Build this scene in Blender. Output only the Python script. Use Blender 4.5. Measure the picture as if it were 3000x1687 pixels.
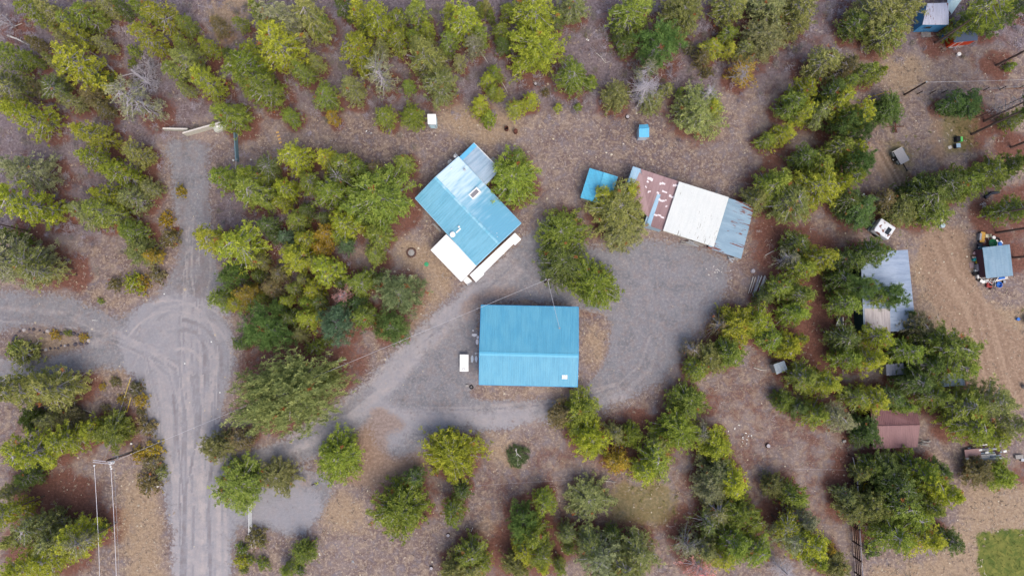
import bpy, math, random
import numpy as np
from mathutils import Vector, Matrix
R = math.radians
for o in list(bpy.data.objects): bpy.data.objects.remove(o)
scene = bpy.context.scene

# ------------------------------------------------------------------ camera, sky, sun, exposure
H = 100.0                       # drone height in metres
TILT = math.atan(106/2000)      # looks almost straight down
F = 2000.0
cam_d = bpy.data.cameras.new('camera'); cam = bpy.data.objects.new('camera', cam_d)
scene.collection.objects.link(cam)
cam.location = (0, 0, H); cam.rotation_euler = (TILT, 0, 0)
cam_d.sensor_width = 36; cam_d.lens = 24; cam_d.clip_start = 1; cam_d.clip_end = 3000
scene.camera = cam
SUN_EL, SUN_AZ = R(58), R(150)
world = bpy.data.worlds.new('World'); scene.world = world; world.use_nodes = True
wn = world.node_tree.nodes; wl = world.node_tree.links
bg = wn['Background']; sky = wn.new('ShaderNodeTexSky'); sky.sky_type = 'NISHITA'; sky.sun_disc = False
sky.sun_elevation = SUN_EL; sky.sun_rotation = SUN_AZ; sky.air_density = 1.0; sky.dust_density = 4.0; sky.ozone_density = 1.0
wl.new(sky.outputs[0], bg.inputs[0]); bg.inputs[1].default_value = 0.15
sun_d = bpy.data.lights.new('sun', 'SUN'); sun = bpy.data.objects.new('sun', sun_d); scene.collection.objects.link(sun)
sun_d.energy = 0.9; sun_d.angle = R(32); sun_d.color = (1, 0.93, 0.84)
sd = Vector((math.sin(SUN_AZ)*math.cos(SUN_EL), math.cos(SUN_AZ)*math.cos(SUN_EL), math.sin(SUN_EL)))
sun.rotation_euler = sd.to_track_quat('Z', 'Y').to_euler()
vs = scene.view_settings; vs.view_transform = 'Standard'; vs.look = 'None'; vs.gamma = 1; vs.exposure = 0.72

# ------------------------------------------------------------------ photo survey -> world
ct, st_ = math.cos(TILT), math.sin(TILT)
def P(px, py, z=0.0):
    """ground position (at height z) of a surveyed point"""
    dx, dy, dz = (px-1500)/F, -(py-843.5)/F, -1.0
    y2 = dy*ct - dz*st_; z2 = dy*st_ + dz*ct
    k = (z-H)/z2
    return Vector((dx*k, y2*k, z))
TO = {'A':(0,0),'B':(700,0),'C':(1400,0),'D':(2200,0),'E':(0,500),'F':(700,500),'G':(1400,500),'H':(2200,500),
      'I':(0,1087),'J':(700,1087),'K':(1400,1087),'L':(2200,1087),'Z':(0,0)}
def tp(t, x, y):
    if t == 'Z': return x, y
    return TO[t][0]+x/2.415, TO[t][1]+y/2.415
def topx(p):
    v = Vector(p)-Vector((0,0,H)); y = v.y*ct+v.z*st_; z = -v.y*st_+v.z*ct
    return 1500+F*v.x/-z, 843.5-F*y/-z

# ------------------------------------------------------------------ materials
def lin(c): return tuple(((v/255+0.055)/1.055)**2.4 if v/255 > 0.04045 else v/255/12.92 for v in c)
class NT:
    def __init__(s, name):
        s.m = bpy.data.materials.new(name); s.m.use_nodes = True
        s.n = s.m.node_tree.nodes; s.l = s.m.node_tree.links
        s.b = s.n['Principled BSDF']; s.out = s.n['Material Output']
        s.b.inputs['Specular IOR Level'].default_value = 0.3
    def setv(s, sock, v):
        if hasattr(v, 'is_output') or isinstance(v, bpy.types.NodeSocket): s.l.new(v, sock)
        else:
            if hasattr(sock.default_value, '__len__') and len(sock.default_value) == 4 and len(v) == 3: v = (*v, 1)
            sock.default_value = v
    def coord(s, kind='Object', scale=None, rot=None):
        c = s.n.new('ShaderNodeTexCoord').outputs[kind]
        if scale or rot:
            m = s.n.new('ShaderNodeMapping'); s.l.new(c, m.inputs[0])
            if scale: m.inputs['Scale'].default_value = scale
            if rot: m.inputs['Rotation'].default_value = rot
            c = m.outputs[0]
        return c
    def pos(s): return s.n.new('ShaderNodeNewGeometry').outputs['Position']
    def noise(s, vec, scale, detail=3, rough=.55, dist=0):
        t = s.n.new('ShaderNodeTexNoise'); s.l.new(vec, t.inputs['Vector'])
        t.inputs['Scale'].default_value = scale; t.inputs['Detail'].default_value = detail
        t.inputs['Roughness'].default_value = rough; t.inputs['Distortion'].default_value = dist
        return t.outputs[0]
    def voro(s, vec, scale, feat='F1', out=0):
        t = s.n.new('ShaderNodeTexVoronoi'); s.l.new(vec, t.inputs['Vector']); t.feature = feat
        t.inputs['Scale'].default_value = scale; return t.outputs[out]
    def mrange(s, v, a, b, c=0., d=1., smooth=False):
        t = s.n.new('ShaderNodeMapRange'); s.setv(t.inputs[0], v)
        if smooth: t.interpolation_type = 'SMOOTHSTEP'
        for i, q in enumerate((a, b, c, d)): t.inputs[i+1].default_value = q
        return t.outputs[0]
    def math(s, op, a, b=0., c=0.):
        t = s.n.new('ShaderNodeMath'); t.operation = op
        s.setv(t.inputs[0], a); s.setv(t.inputs[1], b); s.setv(t.inputs[2], c); return t.outputs[0]
    def mix(s, f, a, b, mode='MIX'):
        t = s.n.new('ShaderNodeMix'); t.data_type = 'RGBA'; t.blend_type = mode
        s.setv(t.inputs[0], f); s.setv(t.inputs[6], a); s.setv(t.inputs[7], b); return t.outputs[2]
    def attr(s, name, vec=False):
        t = s.n.new('ShaderNodeAttribute'); t.attribute_name = name
        return t.outputs['Color' if vec else 'Fac']
    def bump(s, h, strength=.3, dist=.05):
        t = s.n.new('ShaderNodeBump'); s.l.new(h, t.inputs['Height'])
        t.inputs['Strength'].default_value = strength; t.inputs['Distance'].default_value = dist
        s.l.new(t.outputs[0], s.b.inputs['Normal'])
    def col(s, c): s.setv(s.b.inputs['Base Color'], c)
    def rough(s, v): s.setv(s.b.inputs['Roughness'], v)
MATS = {}
def paint(name, rgb, rough=.6, var=.18, scale=3., metal=0., dirt=None, dirt_amt=.3):
    """solid colour with mottled wear; rgb in sRGB 0-255"""
    if name in MATS: return MATS[name]
    t = NT(name); v = t.coord('Object'); c = lin(rgb)
    n = t.noise(v, scale, 4, .6)
    k = t.mrange(n, .3, .7, 1-var, 1+var)
    col = t.mix(1., c, t.mix(1., (1,1,1), k, 'MULTIPLY'), 'MULTIPLY')
    if dirt:
        d = t.mrange(t.noise(v, scale*.6, 5, .7, .6), .55, .68, 0, dirt_amt)
        col = t.mix(d, col, lin(dirt))
    t.col(col); t.rough(rough); t.b.inputs['Metallic'].default_value = metal
    t.bump(n, .15, .02)
    MATS[name] = t.m; return t.m
def roofmat(name, rgb, ang=0., streak=.2, faded=None, faded_amt=.5, rust=None, rust_thr=.62, rough=.45, fscale=.35):
    """painted sheet metal: streaks run down the ribs (angle ang in the roof plane)"""
    t = NT(name); v = t.coord('Object', rot=(0, 0, -ang))
    def stretch(sx, sy):
        m = t.n.new('ShaderNodeMapping'); t.l.new(v, m.inputs[0]); m.inputs['Scale'].default_value = (sx, sy, 1); return m.outputs[0]
    s1 = t.noise(stretch(3.2, .25), 1., 3, .6); s2 = t.noise(stretch(.9, .35), 1., 3, .6); fine = t.noise(v, 9., 3, .6)
    k = t.mrange(s1, .3, .7, 1-streak, 1+streak)
    col = t.mix(1., lin(rgb), t.mix(1., (1,1,1), k, 'MULTIPLY'), 'MULTIPLY')
    if faded:
        f = t.math('MULTIPLY', t.mrange(t.math('ADD', t.math('MULTIPLY', s2, .7), t.math('MULTIPLY', s1, .3)), .38, .62, 0, 1, True), faded_amt)
        col = t.mix(f, col, lin(faded))
    if rust:
        r = t.noise(stretch(5., .55), 1., 4, .65); big = t.noise(v, fscale, 2, .5)
        rr = t.mrange(t.math('ADD', r, t.math('MULTIPLY', t.math('SUBTRACT', big, .5), .6)), rust_thr, rust_thr+.03, 0, 1)
        col = t.mix(rr, col, lin(rust))
    col = t.mix(t.mrange(fine, .35, .7, 0, .12), col, (.02, .02, .02))
    t.col(col); t.rough(rough); t.bump(fine, .1, .01)
    return t.m

# ------------------------------------------------------------------ mesh builder and object helpers
col = scene.collection
def link(o): col.objects.link(o); return o
def mesh_obj(name, me, parent=None, mats=()):
    o = bpy.data.objects.new(name, me); link(o)
    for m in mats: me.materials.append(m)
    if parent: o.parent = parent
    return o
class MB:
    def __init__(s): s.v = []; s.f = []; s.mi = []
    def add(s, verts, faces, mi=0):
        k = len(s.v); s.v += [tuple(v) for v in verts]; s.f += [tuple(k+i for i in f) for f in faces]; s.mi += [mi]*len(faces)
    def box(s, c, size, rz=0., mi=0, rx=0., ry=0., bev=0.):
        hx, hy, hz = size[0]/2, size[1]/2, size[2]/2
        M = Matrix.Translation(Vector(c)) @ Matrix.Rotation(rz, 4, 'Z') @ Matrix.Rotation(ry, 4, 'Y') @ Matrix.Rotation(rx, 4, 'X')
        if bev:
            b = bev; ring = [(-hx+b,-hy),(hx-b,-hy),(hx,-hy+b),(hx,hy-b),(hx-b,hy),(-hx+b,hy),(-hx,hy-b),(-hx,-hy+b)]
            vs = []
            for z, q in ((-hz, 0), (hz-b, 0), (hz, b)):
                for x, y in ring: vs.append(M @ Vector((x-math.copysign(q, x)*(abs(x)>q), y-math.copysign(q, y)*(abs(y)>q), z)))
            fs = [tuple(range(7, -1, -1)), tuple(range(16, 24))]
            for r in (0, 8):
                for i in range(8): fs.append((r+i, r+(i+1)%8, r+8+(i+1)%8, r+8+i))
            s.add(vs, fs, mi); return
        vs = [M @ Vector((x, y, z)) for z in (-hz, hz) for x, y in ((-hx,-hy),(hx,-hy),(hx,hy),(-hx,hy))]
        s.add(vs, [(3,2,1,0),(4,5,6,7),(0,1,5,4),(1,2,6,5),(2,3,7,6),(3,0,4,7)], mi)
    def tube(s, p0, p1, r0, r1=None, n=6, mi=0, cap=True):
        p0, p1 = Vector(p0), Vector(p1); r1 = r0 if r1 is None else r1
        d = (p1-p0); 
        if d.length < 1e-6: return
        q = d.normalized().to_track_quat('Z', 'Y'); vs = []
        for p, r in ((p0, r0), (p1, r1)):
            for i in range(n):
                a = 2*math.pi*i/n; vs.append(p + q @ Vector((r*math.cos(a), r*math.sin(a), 0)))
        fs = [(i, (i+1)%n, n+(i+1)%n, n+i) for i in range(n)]
        if cap: fs += [tuple(range(n-1, -1, -1)), tuple(range(n, 2*n))]
        s.add(vs, fs, mi)
    def path(s, pts, r, n=5, mi=0):
        for i in range(len(pts)-1):
            a = r[i] if isinstance(r, (list, tuple)) else r; b = r[i+1] if isinstance(r, (list, tuple)) else r
            s.tube(pts[i], pts[i+1], a, b, n, mi, cap=(i in (0, len(pts)-2)))
    def lathe(s, c, prof, n=16, mi=0, rx=0.):
        c = Vector(c); vs = []; M = Matrix.Rotation(rx, 3, 'X')
        for r, z in prof:
            for i in range(n):
                a = 2*math.pi*i/n; vs.append(c + M @ Vector((r*math.cos(a), r*math.sin(a), z)))
        fs = []
        for k in range(len(prof)-1):
            for i in range(n): fs.append((k*n+i, k*n+(i+1)%n, (k+1)*n+(i+1)%n, (k+1)*n+i))
        fs += [tuple(range(n-1, -1, -1)), tuple((len(prof)-1)*n+i for i in range(n))]
        s.add(vs, fs, mi)
    def prism(s, poly, z0, z1, mi=0):
        n = len(poly); a = sum(poly[i][0]*poly[(i+1)%n][1]-poly[(i+1)%n][0]*poly[i][1] for i in range(n))
        if a < 0: poly = poly[::-1]
        vs = [(p[0], p[1], z0) for p in poly]+[(p[0], p[1], z1) for p in poly]
        s.add(vs, [tuple(range(n-1, -1, -1)), tuple(range(n, 2*n))]+[(i, (i+1)%n, n+(i+1)%n, n+i) for i in range(n)], mi)
    def slab(s, a, b, c, d, t=.06, ribs=0, rw=.05, rh=.035, mi=0, rmi=None, start=0.):
        """roof sheet a-b-c-d; ribs run from edge a-b to edge d-c"""
        a, b, c, d = map(Vector, (a, b, c, d))
        n = (b-a).cross(d-a).normalized()
        if n.z < 0: n = -n
        vs = [p for p in (a, b, c, d)]+[p-n*t for p in (a, b, c, d)]
        fs = [(0,1,2,3),(7,6,5,4),(0,4,5,1),(1,5,6,2),(2,6,7,3),(3,7,4,0)]
        if (b-a).cross(d-a).z < 0: fs = [f[::-1] for f in fs]
        s.add(vs, fs, mi)
        w = (b-a).length
        for i in range(ribs):
            u = (i+.5)/ribs
            if u < start: continue
            p, q = a.lerp(b, u), d.lerp(c, u); e = (b-a)/w*rw/2
            vs = [p-e-n*.002, p+e-n*.002, q+e-n*.002, q-e-n*.002, p-e*.5+n*rh, p+e*.5+n*rh, q+e*.5+n*rh, q-e*.5+n*rh]
            s.add(vs, [(4,5,6,7),(0,1,5,4),(2,3,7,6),(1,2,6,5),(3,0,4,7)], mi if rmi is None else rmi)
    def build(s, name, mats, parent=None, world=True, smooth=False):
        if not isinstance(mats, (list, tuple)): mats = [mats]
        me = bpy.data.meshes.new(name)
        off = Vector((0, 0, 0)); rz = None
        if parent and world: off = root_loc(parent)
        me.from_pydata([tuple(Vector(v)-off) for v in s.v], [], s.f); me.update()
        if any(s.mi): me.polygons.foreach_set('material_index', s.mi)
        if smooth: me.polygons.foreach_set('use_smooth', [True]*len(s.f))
        return mesh_obj(name, me, parent, mats)
def root_loc(o):
    v = Vector((0, 0, 0))
    while o: v = v+o.location; o = o.parent
    return v
def tag(o, label=None, cat=None, group=None, kind=None):
    if label: o['label'] = label
    if cat: o['category'] = cat
    if group: o['group'] = group
    if kind: o['kind'] = kind
    return o
def thing(name, label, cat, loc, group=None, rz=0.):
    o = bpy.data.objects.new(name, None); link(o); o.location = loc; o.rotation_euler = (0, 0, rz)
    o.empty_display_size = .3; return tag(o, label, cat, group)
def quads(name, V, tint=None, mats=(), parent=None):
    """(N,4,3) array -> mesh, one tint value per quad"""
    V = np.asarray(V, dtype=np.float32); n = len(V); me = bpy.data.meshes.new(name)
    me.vertices.add(n*4); me.vertices.foreach_set('co', V.reshape(-1))
    me.loops.add(n*4); me.loops.foreach_set('vertex_index', np.arange(n*4, dtype=np.int32))
    me.polygons.add(n); me.polygons.foreach_set('loop_start', np.arange(0, n*4, 4, dtype=np.int32))
    me.update(calc_edges=True)
    if tint is not None:
        a = me.attributes.new('tint', 'FLOAT', 'FACE'); a.data.foreach_set('value', np.asarray(tint, dtype=np.float32))
    for m in mats: me.materials.append(m)
    return me
# ------------------------------------------------------------------ ground masks (which material lies where)
RES = 0.2; GX0, GX1, GY0, GY1 = -84.0, 84.0, -46.0, 52.0
NX, NY = int((GX1-GX0)/RES)+1, int((GY1-GY0)/RES)+1
gx = GX0+np.arange(NX)*RES; gy = GY0+np.arange(NY)*RES
XX, YY = np.meshgrid(gx, gy)
def wpoly(pts): return [tuple(P(x, y)[:2]) for x, y in pts]
def raster(poly):
    x0, x1 = min(p[0] for p in poly), max(p[0] for p in poly); y0, y1 = min(p[1] for p in poly), max(p[1] for p in poly)
    i0, i1 = max(0, int((x0-GX0)/RES)), min(NX, int((x1-GX0)/RES)+2); j0, j1 = max(0, int((y0-GY0)/RES)), min(NY, int((y1-GY0)/RES)+2)
    m = np.zeros((NY, NX), np.float32)
    if i1 <= i0 or j1 <= j0: return m
    X, Y = XX[j0:j1, i0:i1], YY[j0:j1, i0:i1]; ins = np.zeros(X.shape, bool); n = len(poly)
    for k in range(n):
        (xa, ya), (xb, yb) = poly[k], poly[(k+1) % n]
        if ya == yb: continue
        ins ^= ((ya > Y) != (yb > Y)) & (X < (xb-xa)*(Y-ya)/(yb-ya)+xa)
    m[j0:j1, i0:i1] = ins; return m
def blur(m, s):
    r = max(1, int(3*s/RES)); k = np.exp(-.5*(np.arange(-r, r+1)*RES/s)**2); k /= k.sum()
    o = np.zeros_like(m); p = np.pad(m, ((0,0),(r,r)), 'edge')
    for i, w in enumerate(k): o += w*p[:, i:i+NX]
    p = np.pad(o, ((r,r),(0,0)), 'edge'); o = np.zeros_like(m)
    for i, w in enumerate(k): o += w*p[i:i+NY, :]
    return o
def region(polys, s=.6):
    m = np.zeros((NY, NX), np.float32)
    for p in polys: m = np.maximum(m, raster(wpoly(p)))
    return blur(m, s)
def blob(m, x, y, r, amt=1.):
    i0, i1 = max(0, int((x-3*r-GX0)/RES)), min(NX, int((x+3*r-GX0)/RES)+1); j0, j1 = max(0, int((y-3*r-GY0)/RES)), min(NY, int((y+3*r-GY0)/RES)+1)
    if i1 <= i0 or j1 <= j0: return
    d = ((XX[j0:j1, i0:i1]-x)**2+(YY[j0:j1, i0:i1]-y)**2)/(r*r)
    m[j0:j1, i0:i1] = np.maximum(m[j0:j1, i0:i1], amt*np.exp(-.5*d*d))
def stroke(m, pts, w, amt):
    """soft stroke along surveyed points, added into m"""
    P2 = [P(x, y) for x, y in pts]
    for a, b in zip(P2[:-1], P2[1:]):
        x0, x1 = min(a.x, b.x)-3*w, max(a.x, b.x)+3*w; y0, y1 = min(a.y, b.y)-3*w, max(a.y, b.y)+3*w
        i0, i1 = max(0, int((x0-GX0)/RES)), min(NX, int((x1-GX0)/RES)+1); j0, j1 = max(0, int((y0-GY0)/RES)), min(NY, int((y1-GY0)/RES)+1)
        if i1 <= i0 or j1 <= j0: continue
        X, Y = XX[j0:j1, i0:i1], YY[j0:j1, i0:i1]; dx, dy = b.x-a.x, b.y-a.y; L = dx*dx+dy*dy+1e-9
        t = np.clip(((X-a.x)*dx+(Y-a.y)*dy)/L, 0, 1); d = (X-a.x-t*dx)**2+(Y-a.y-t*dy)**2
        g = amt*np.exp(-.5*d/(w*w)); s = m[j0:j1, i0:i1]
        m[j0:j1, i0:i1] = np.where(np.abs(g) > np.abs(s), g, s)
rng = np.random.default_rng(5); rnd = random.Random(11)
ROAD = [
 [(500,1900),(505,1600),(490,1500),(478,1420),(460,1320),(425,1230),(395,1140),(375,1080),(300,1078),(200,1090),(100,1112),(-200,1150),(-200,1045),(0,1045),
  (60,1062),(160,1040),(262,1015),(268,1000),(250,975),(150,952),(60,955),(0,975),(-200,980),(-200,850),(0,850),(90,862),(190,862),(250,890),(345,930),(400,905),(440,872),(475,850),
  (512,790),(528,720),(520,650),(500,560),(500,480),(470,420),(560,405),(612,420),(612,520),(615,620),(625,720),(640,800),(660,880),(678,950),(686,1020),(686,1090),(665,1140),(650,1200),(640,1300),
  (704,1326),(780,1305),(845,1282),(944,1211),(1056,1132),(1097,1088),(1197,980),(1300,893),(1367,831),(1400,810),(1530,708),(1560,665),(1600,640),(1731,732),
  (1855,706),(2000,707),(2140,765),(2125,850),(2075,930),(2030,990),(1985,1050),(1950,1110),(1876,1149),(1785,1195),(1632,1227),(1520,1250),(1400,1262),(1251,1262),
  (1150,1255),(1090,1240),(1060,1245),(1010,1290),(950,1330),(880,1355),(820,1378),(780,1400),(900,1378),(990,1400),(965,1460),(944,1509),(903,1563),(816,1567),(754,1538),(704,1545),(678,1600),(668,1900)],
 [(1080,1240),(1260,1245),(1250,1320),(1160,1345),(1110,1330)],
]
HOLE = [[(1697,905),(1770,915),(1792,960),(1785,1020),(1765,1070),(1735,1115),(1700,1150),(1640,1168),(1540,1174),(1450,1175),(1385,1168),(1372,1140),(1400,1128),(1403,1040),(1395,960),(1400,890),(1500,880),(1640,885)]]
STRAW = [
 [(1150,690),(1260,690),(1355,830),(1300,885),(1190,975),(1150,965),(1235,890),(1225,800),(1135,770)],
 [(1300,895),(1200,990),(1100,1090),(1085,1080),(1180,975),(1280,885)],
 [(170,835),(300,850),(400,895),(380,925),(270,885)], [(260,1085),(385,1055),(398,1125),(300,1130)],
 [(350,1360),(470,1400),(498,1800),(370,1800),(345,1500)], [(960,1440),(1060,1430),(1080,1530),(980,1540)],
 [(590,-60),(760,-60),(735,80),(690,140),(620,140),(590,60)], [(2560,160),(2720,150),(2740,230),(2680,290),(2580,270)],
 [(2650,780),(2700,700),(2790,660),(2860,720),(2860,820),(2900,880),(3200,900),(3200,1190),(2880,1200),(2830,1090),(2700,950)],
 [(2540,400),(2600,440),(2680,590),(2610,580),(2560,500)], [(2720,300),(2760,330),(2760,480),(2725,470)],
 [(2730,1320),(2800,1400),(3200,1430),(3200,1900),(2520,1900),(2540,1640),(2720,1640),(2830,1480),(2780,1380)],
 [(1700,920),(1780,960),(1780,1060),(1720,1110)], [(1380,1140),(1700,1145),(1640,1170),(1400,1180)],
 [(1250,290),(1500,320),(1560,400),(1400,440),(1280,380)], [(1700,330),(1745,328),(1770,345),(1730,345)], [(1655,490),(1665,478),(1675,500),(1660,515)],
 [(1120,1210),(1190,1215),(1170,1265),(1130,1250)], [(1400,1260),(1520,1270),(1560,1370),(1450,1380)], [(40,965),(250,975),(268,1015),(120,1060),(60,1050)],
 [(520,780),(600,800),(560,830)], [(900,1460),(1060,1450),(1100,1560),(950,1570)], [(1400,1480),(1470,1520),(1440,1600),(1390,1560)],
]
GREEN = [[(2862,1562),(2905,1555),(3200,1540),(3200,1900),(2880,1900)]]
WEED = [[(1760,1420),(1960,1400),(2000,1470),(1950,1540),(1800,1530)], [(2560,430),(2640,400),(2680,480),(2640,540),(2580,500)], [(2740,300),(2850,290),(2870,440),(2760,470)],
        [(2960,920),(3100,900),(3100,970),(2970,960)], [(930,1120),(1000,1090),(1010,1130),(960,1150)]]
LITTER = [[(2180,640),(2330,620),(2520,760),(2520,960),(2440,1100),(2300,1140),(2250,1100),(2230,900)], [(2880,560),(3100,500),(3100,720),(2900,680)], [(2460,1280),(2560,1330),(2560,1480),(2480,1560),(2380,1420)],
          [(1080,700),(1140,720),(1190,800),(1150,870),(1050,780)], [(930,1000),(1060,980),(1080,1080),(960,1140),(830,1040)], [(2210,440),(2330,420),(2320,520),(2230,560)], [(2880,1360),(3100,1340),(3100,1430),(2960,1430)],
          [(780,850),(960,800),(1030,900),(860,960)], [(1780,1190),(1900,1160),(1960,1270),(1900,1330),(1800,1290)], [(1400,1560),(1560,1450),(1700,1560),(1660,1690),(1400,1690)], [(1900,1500),(2060,1440),(2080,1600),(1960,1620)],
          [(30,1380),(250,1360),(330,1500),(250,1700),(0,1700)],[(2000,1160),(2120,1120),(2130,1200),(2040,1250)]]
BRUSHY = [[(-300,-200),(3300,-200),(3300,120),(2500,160),(2330,240),(2000,270),(1850,330),(1400,300),(1300,340),(1000,330),(760,300),(600,330),(560,380),(420,450),(430,560),(380,700),(-300,700)],
          [(720,470),(1040,520),(1050,760),(900,850),(700,860),(640,700),(620,520)]]
m_road = region(ROAD, .8); m_road *= 1-region(HOLE, .4)
m_straw = region(STRAW, 1.3); m_green = region(GREEN, .6); m_weed = region(WEED, 1.6)
LITTER2 = [[(1330,1330),(1560,1250),(1900,1150),(2200,1080),(2560,1120),(2560,1690),(1330,1690)], [(2170,560),(2560,540),(2560,1200),(2120,1130)], [(2200,-50),(2560,-50),(2520,160),(2330,260),(2250,440),(2160,560),(2090,420),(2200,250)],
           [(620,470),(1090,560),(1130,760),(1050,1000),(880,1120),(700,1050),(660,800)], [(-50,1180),(340,1190),(340,1700),(-50,1700)], [(0,380),(430,400),(460,600),(380,740),(0,740)], [(2700,-20),(3000,-20),(3000,420),(2860,400),(2760,200)], [(2860,520),(3050,500),(3050,880),(2990,880),(2880,700)], [(620,300),(900,280),(900,360),(640,440)]]
m_litter = np.maximum(region(LITTER, 1.6)*.9, region(LITTER2, 3.)*.42); m_brush = region(BRUSHY, 2.5)
m_rut = np.zeros((NY, NX), np.float32)
# wheel tracks: turning circle, straight road, north lane, driveway
for k in range(46):     # sweeping turns over the top of the junction
    r = 60+k*2.4+rnd.uniform(-14, 14); cx, cy = 530+rnd.uniform(-30, 34), 1060+rnd.uniform(-40, 30); a0, a1 = rnd.uniform(70, 165), rnd.uniform(-10, 60)
    pts = [(cx+r*math.cos(R(a)), cy-r*1.1*math.sin(R(a))) for a in np.linspace(a0, a1, 12)]
    if a1 < 20: pts += [(pts[-1][0]-14+rnd.uniform(-14, 14), 1230), (530+k*2.5+rnd.uniform(-10, 10), 1460), (535+k*2.6, 1700)]
    stroke(m_rut, pts, rnd.uniform(.1, .4), rnd.choice([1, 1, .8, -.6, -1])*rnd.uniform(.15, .75))
for k in range(34):     # from the west lanes round to the south
    y0 = rnd.choice([rnd.uniform(880, 960), rnd.uniform(1050, 1095)]); xm = rnd.uniform(400, 600); q = rnd.uniform(-18, 18)
    pts = [(0, y0), (180, y0+15 if y0 < 1000 else y0-8), (330, 985+q), (420, 1010+q+(xm-400)*.1), (xm-30, 1090+q), (xm, 1200+q), (xm+10, 1450), (xm+20, 1700)]
    stroke(m_rut, pts[rnd.randrange(0, 3):], rnd.uniform(.1, .35), rnd.choice([1, .8, -.8])*rnd.uniform(.15, .6))
for k in range(26):     # straight through from the north lane
    x0 = rnd.uniform(530, 620); q = rnd.uniform(-40, 60); pts = [(x0, 700), (x0-14, 830), (x0-10+q*.4, 980), (x0+q*.7, 1180), (x0-20+q, 1450), (x0-20+q, 1700)]
    stroke(m_rut, pts, rnd.uniform(.1, .3), rnd.choice([1, -.8])*rnd.uniform(.15, .6))
for k in range(40):
    x = rnd.uniform(500, 665); dx = rnd.uniform(-22, 22)
    stroke(m_rut, [(x-40*(k % 3 == 0)+dx, rnd.uniform(1050, 1350)), (x+dx*.3, 1450), (x+rnd.uniform(-8, 8), 1720)], rnd.uniform(.13, .35), rnd.choice([1, .8, -.8])*rnd.uniform(.3, 1))
for x0 in (541, 606):
    for q in range(5):
        j = rnd.uniform(-7, 7); stroke(m_rut, [(x0+j, 405), (x0+j+2, 520), (x0+j-2, 640), (x0+j-8, 760), (x0+j-14+rnd.uniform(-20, 20), 870)], rnd.uniform(.12, .3), -rnd.uniform(.3, .9))
for k in range(14):
    x = 545+k*5; stroke(m_rut, [(x+rnd.uniform(-5, 5), 700+rnd.uniform(-60, 60)), (x+rnd.uniform(-8, 8), 800), (x+rnd.uniform(-16, 16), 900)], .16, rnd.choice([1, -1])*rnd.uniform(.3, .8))
DRV = [(700,1345),(850,1300),(980,1225),(1100,1130),(1200,1030),(1300,940),(1400,860),(1500,770),(1560,720)]
DRV2 = [(980,1225),(1100,1190),(1250,1215),(1400,1222),(1560,1208),(1700,1190),(1820,1150),(1900,1080),(1930,980),(1900,860),(1820,780),(1720,770)]
for base in (DRV, DRV2):
    for k in range(22):
        o = rnd.uniform(-34, 34); i0 = rnd.randrange(0, 4)
        pts = []
        for i in range(len(base)):
            a, b = base[max(0, i-1)], base[min(len(base)-1, i+1)]; L = math.hypot(b[0]-a[0], b[1]-a[1])
            pts.append((base[i][0]-(b[1]-a[1])/L*o+rnd.uniform(-4, 4), base[i][1]+(b[0]-a[0])/L*o+rnd.uniform(-4, 4)))
        stroke(m_rut, pts[i0:i0+rnd.randrange(4, 9)], rnd.uniform(.2, .6), rnd.choice([1, 1, -.7])*rnd.uniform(.15, .55))
for k in range(9): stroke(m_rut, [(2545+k*5, 400+k*3), (2585+k*5, 480), (2640+k*4, 575)], .2, rnd.choice([1, -1])*.6)
for k in range(14): j = rnd.uniform(-14, 14); stroke(m_rut, [(2690+k*7, 690), (2745+k*6+j, 800), (2815+k*7-j, 900), (2870+k*8+j, 1100), (2890+k*10, 1200)][rnd.randrange(0, 3):], rnd.uniform(.15, .5), rnd.choice([1, -1])*rnd.uniform(.1, .4))
# fresh pale gravel and bare wheel-worn soil
m_pale = region([[(500,1900),(490,1500),(460,1320),(395,1140),(330,1010),(400,890),(470,850),(560,860),(660,900),(686,1000),(660,1200),(640,1380),(690,1500),(668,1900)],[(640,1340),(800,1320),(960,1240),(1060,1190),(1060,1140),(1300,900),(1420,800),(1450,830),(1340,930),(1180,1100),(1120,1180),(1250,1200),(1500,1210),(1700,1190),(1860,1120),(1900,1140),(1760,1210),(1500,1260),(1200,1250),(1050,1230),(900,1320),(760,1370)],[(720,1400),(850,1375),(900,1420),(960,1470),(930,1530),(890,1560),(816,1560),(754,1530),(700,1520),(690,1420)],[(1330,860),(1470,790),(1500,760),(1480,730),(1380,830)],
                 [(1090,1120),(1200,1010),(1240,1050),(1150,1150),(1020,1220)],[(1080,1260),(1180,1240),(1230,1290),(1130,1330)],[(1250,1200),(1560,1195),(1560,1240),(1260,1255)],[(660,1380),(720,1400),(700,1500),(660,1480)],
                 [(1140,1080),(1200,1070),(1180,1130),(1140,1130)]], 1.2)
m_soil = region([[(2550,390),(2590,420),(2640,500),(2690,600),(2620,600),(2560,500)],[(2690,690),(2760,640),(2850,690),(2855,830),(2960,960),(3200,1000),(3200,1210),(2850,1195),(2800,1000),(2710,860)],[(2725,300),(2765,330),(2765,490),(2730,480)],[(950,1365),(1030,1310),(1065,1235),(1110,1220),(1125,1280),(1150,1350),(1240,1310),(1260,1400),(1100,1430),(960,1400)],[(1060,1200),(1120,1190),(1200,1240),(1150,1280)],[(890,1400),(960,1380),(880,1450),(850,1440)],[(1500,880),(1405,885),(1370,960),(1340,900),(1400,850),(1560,830)]], .9)

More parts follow.
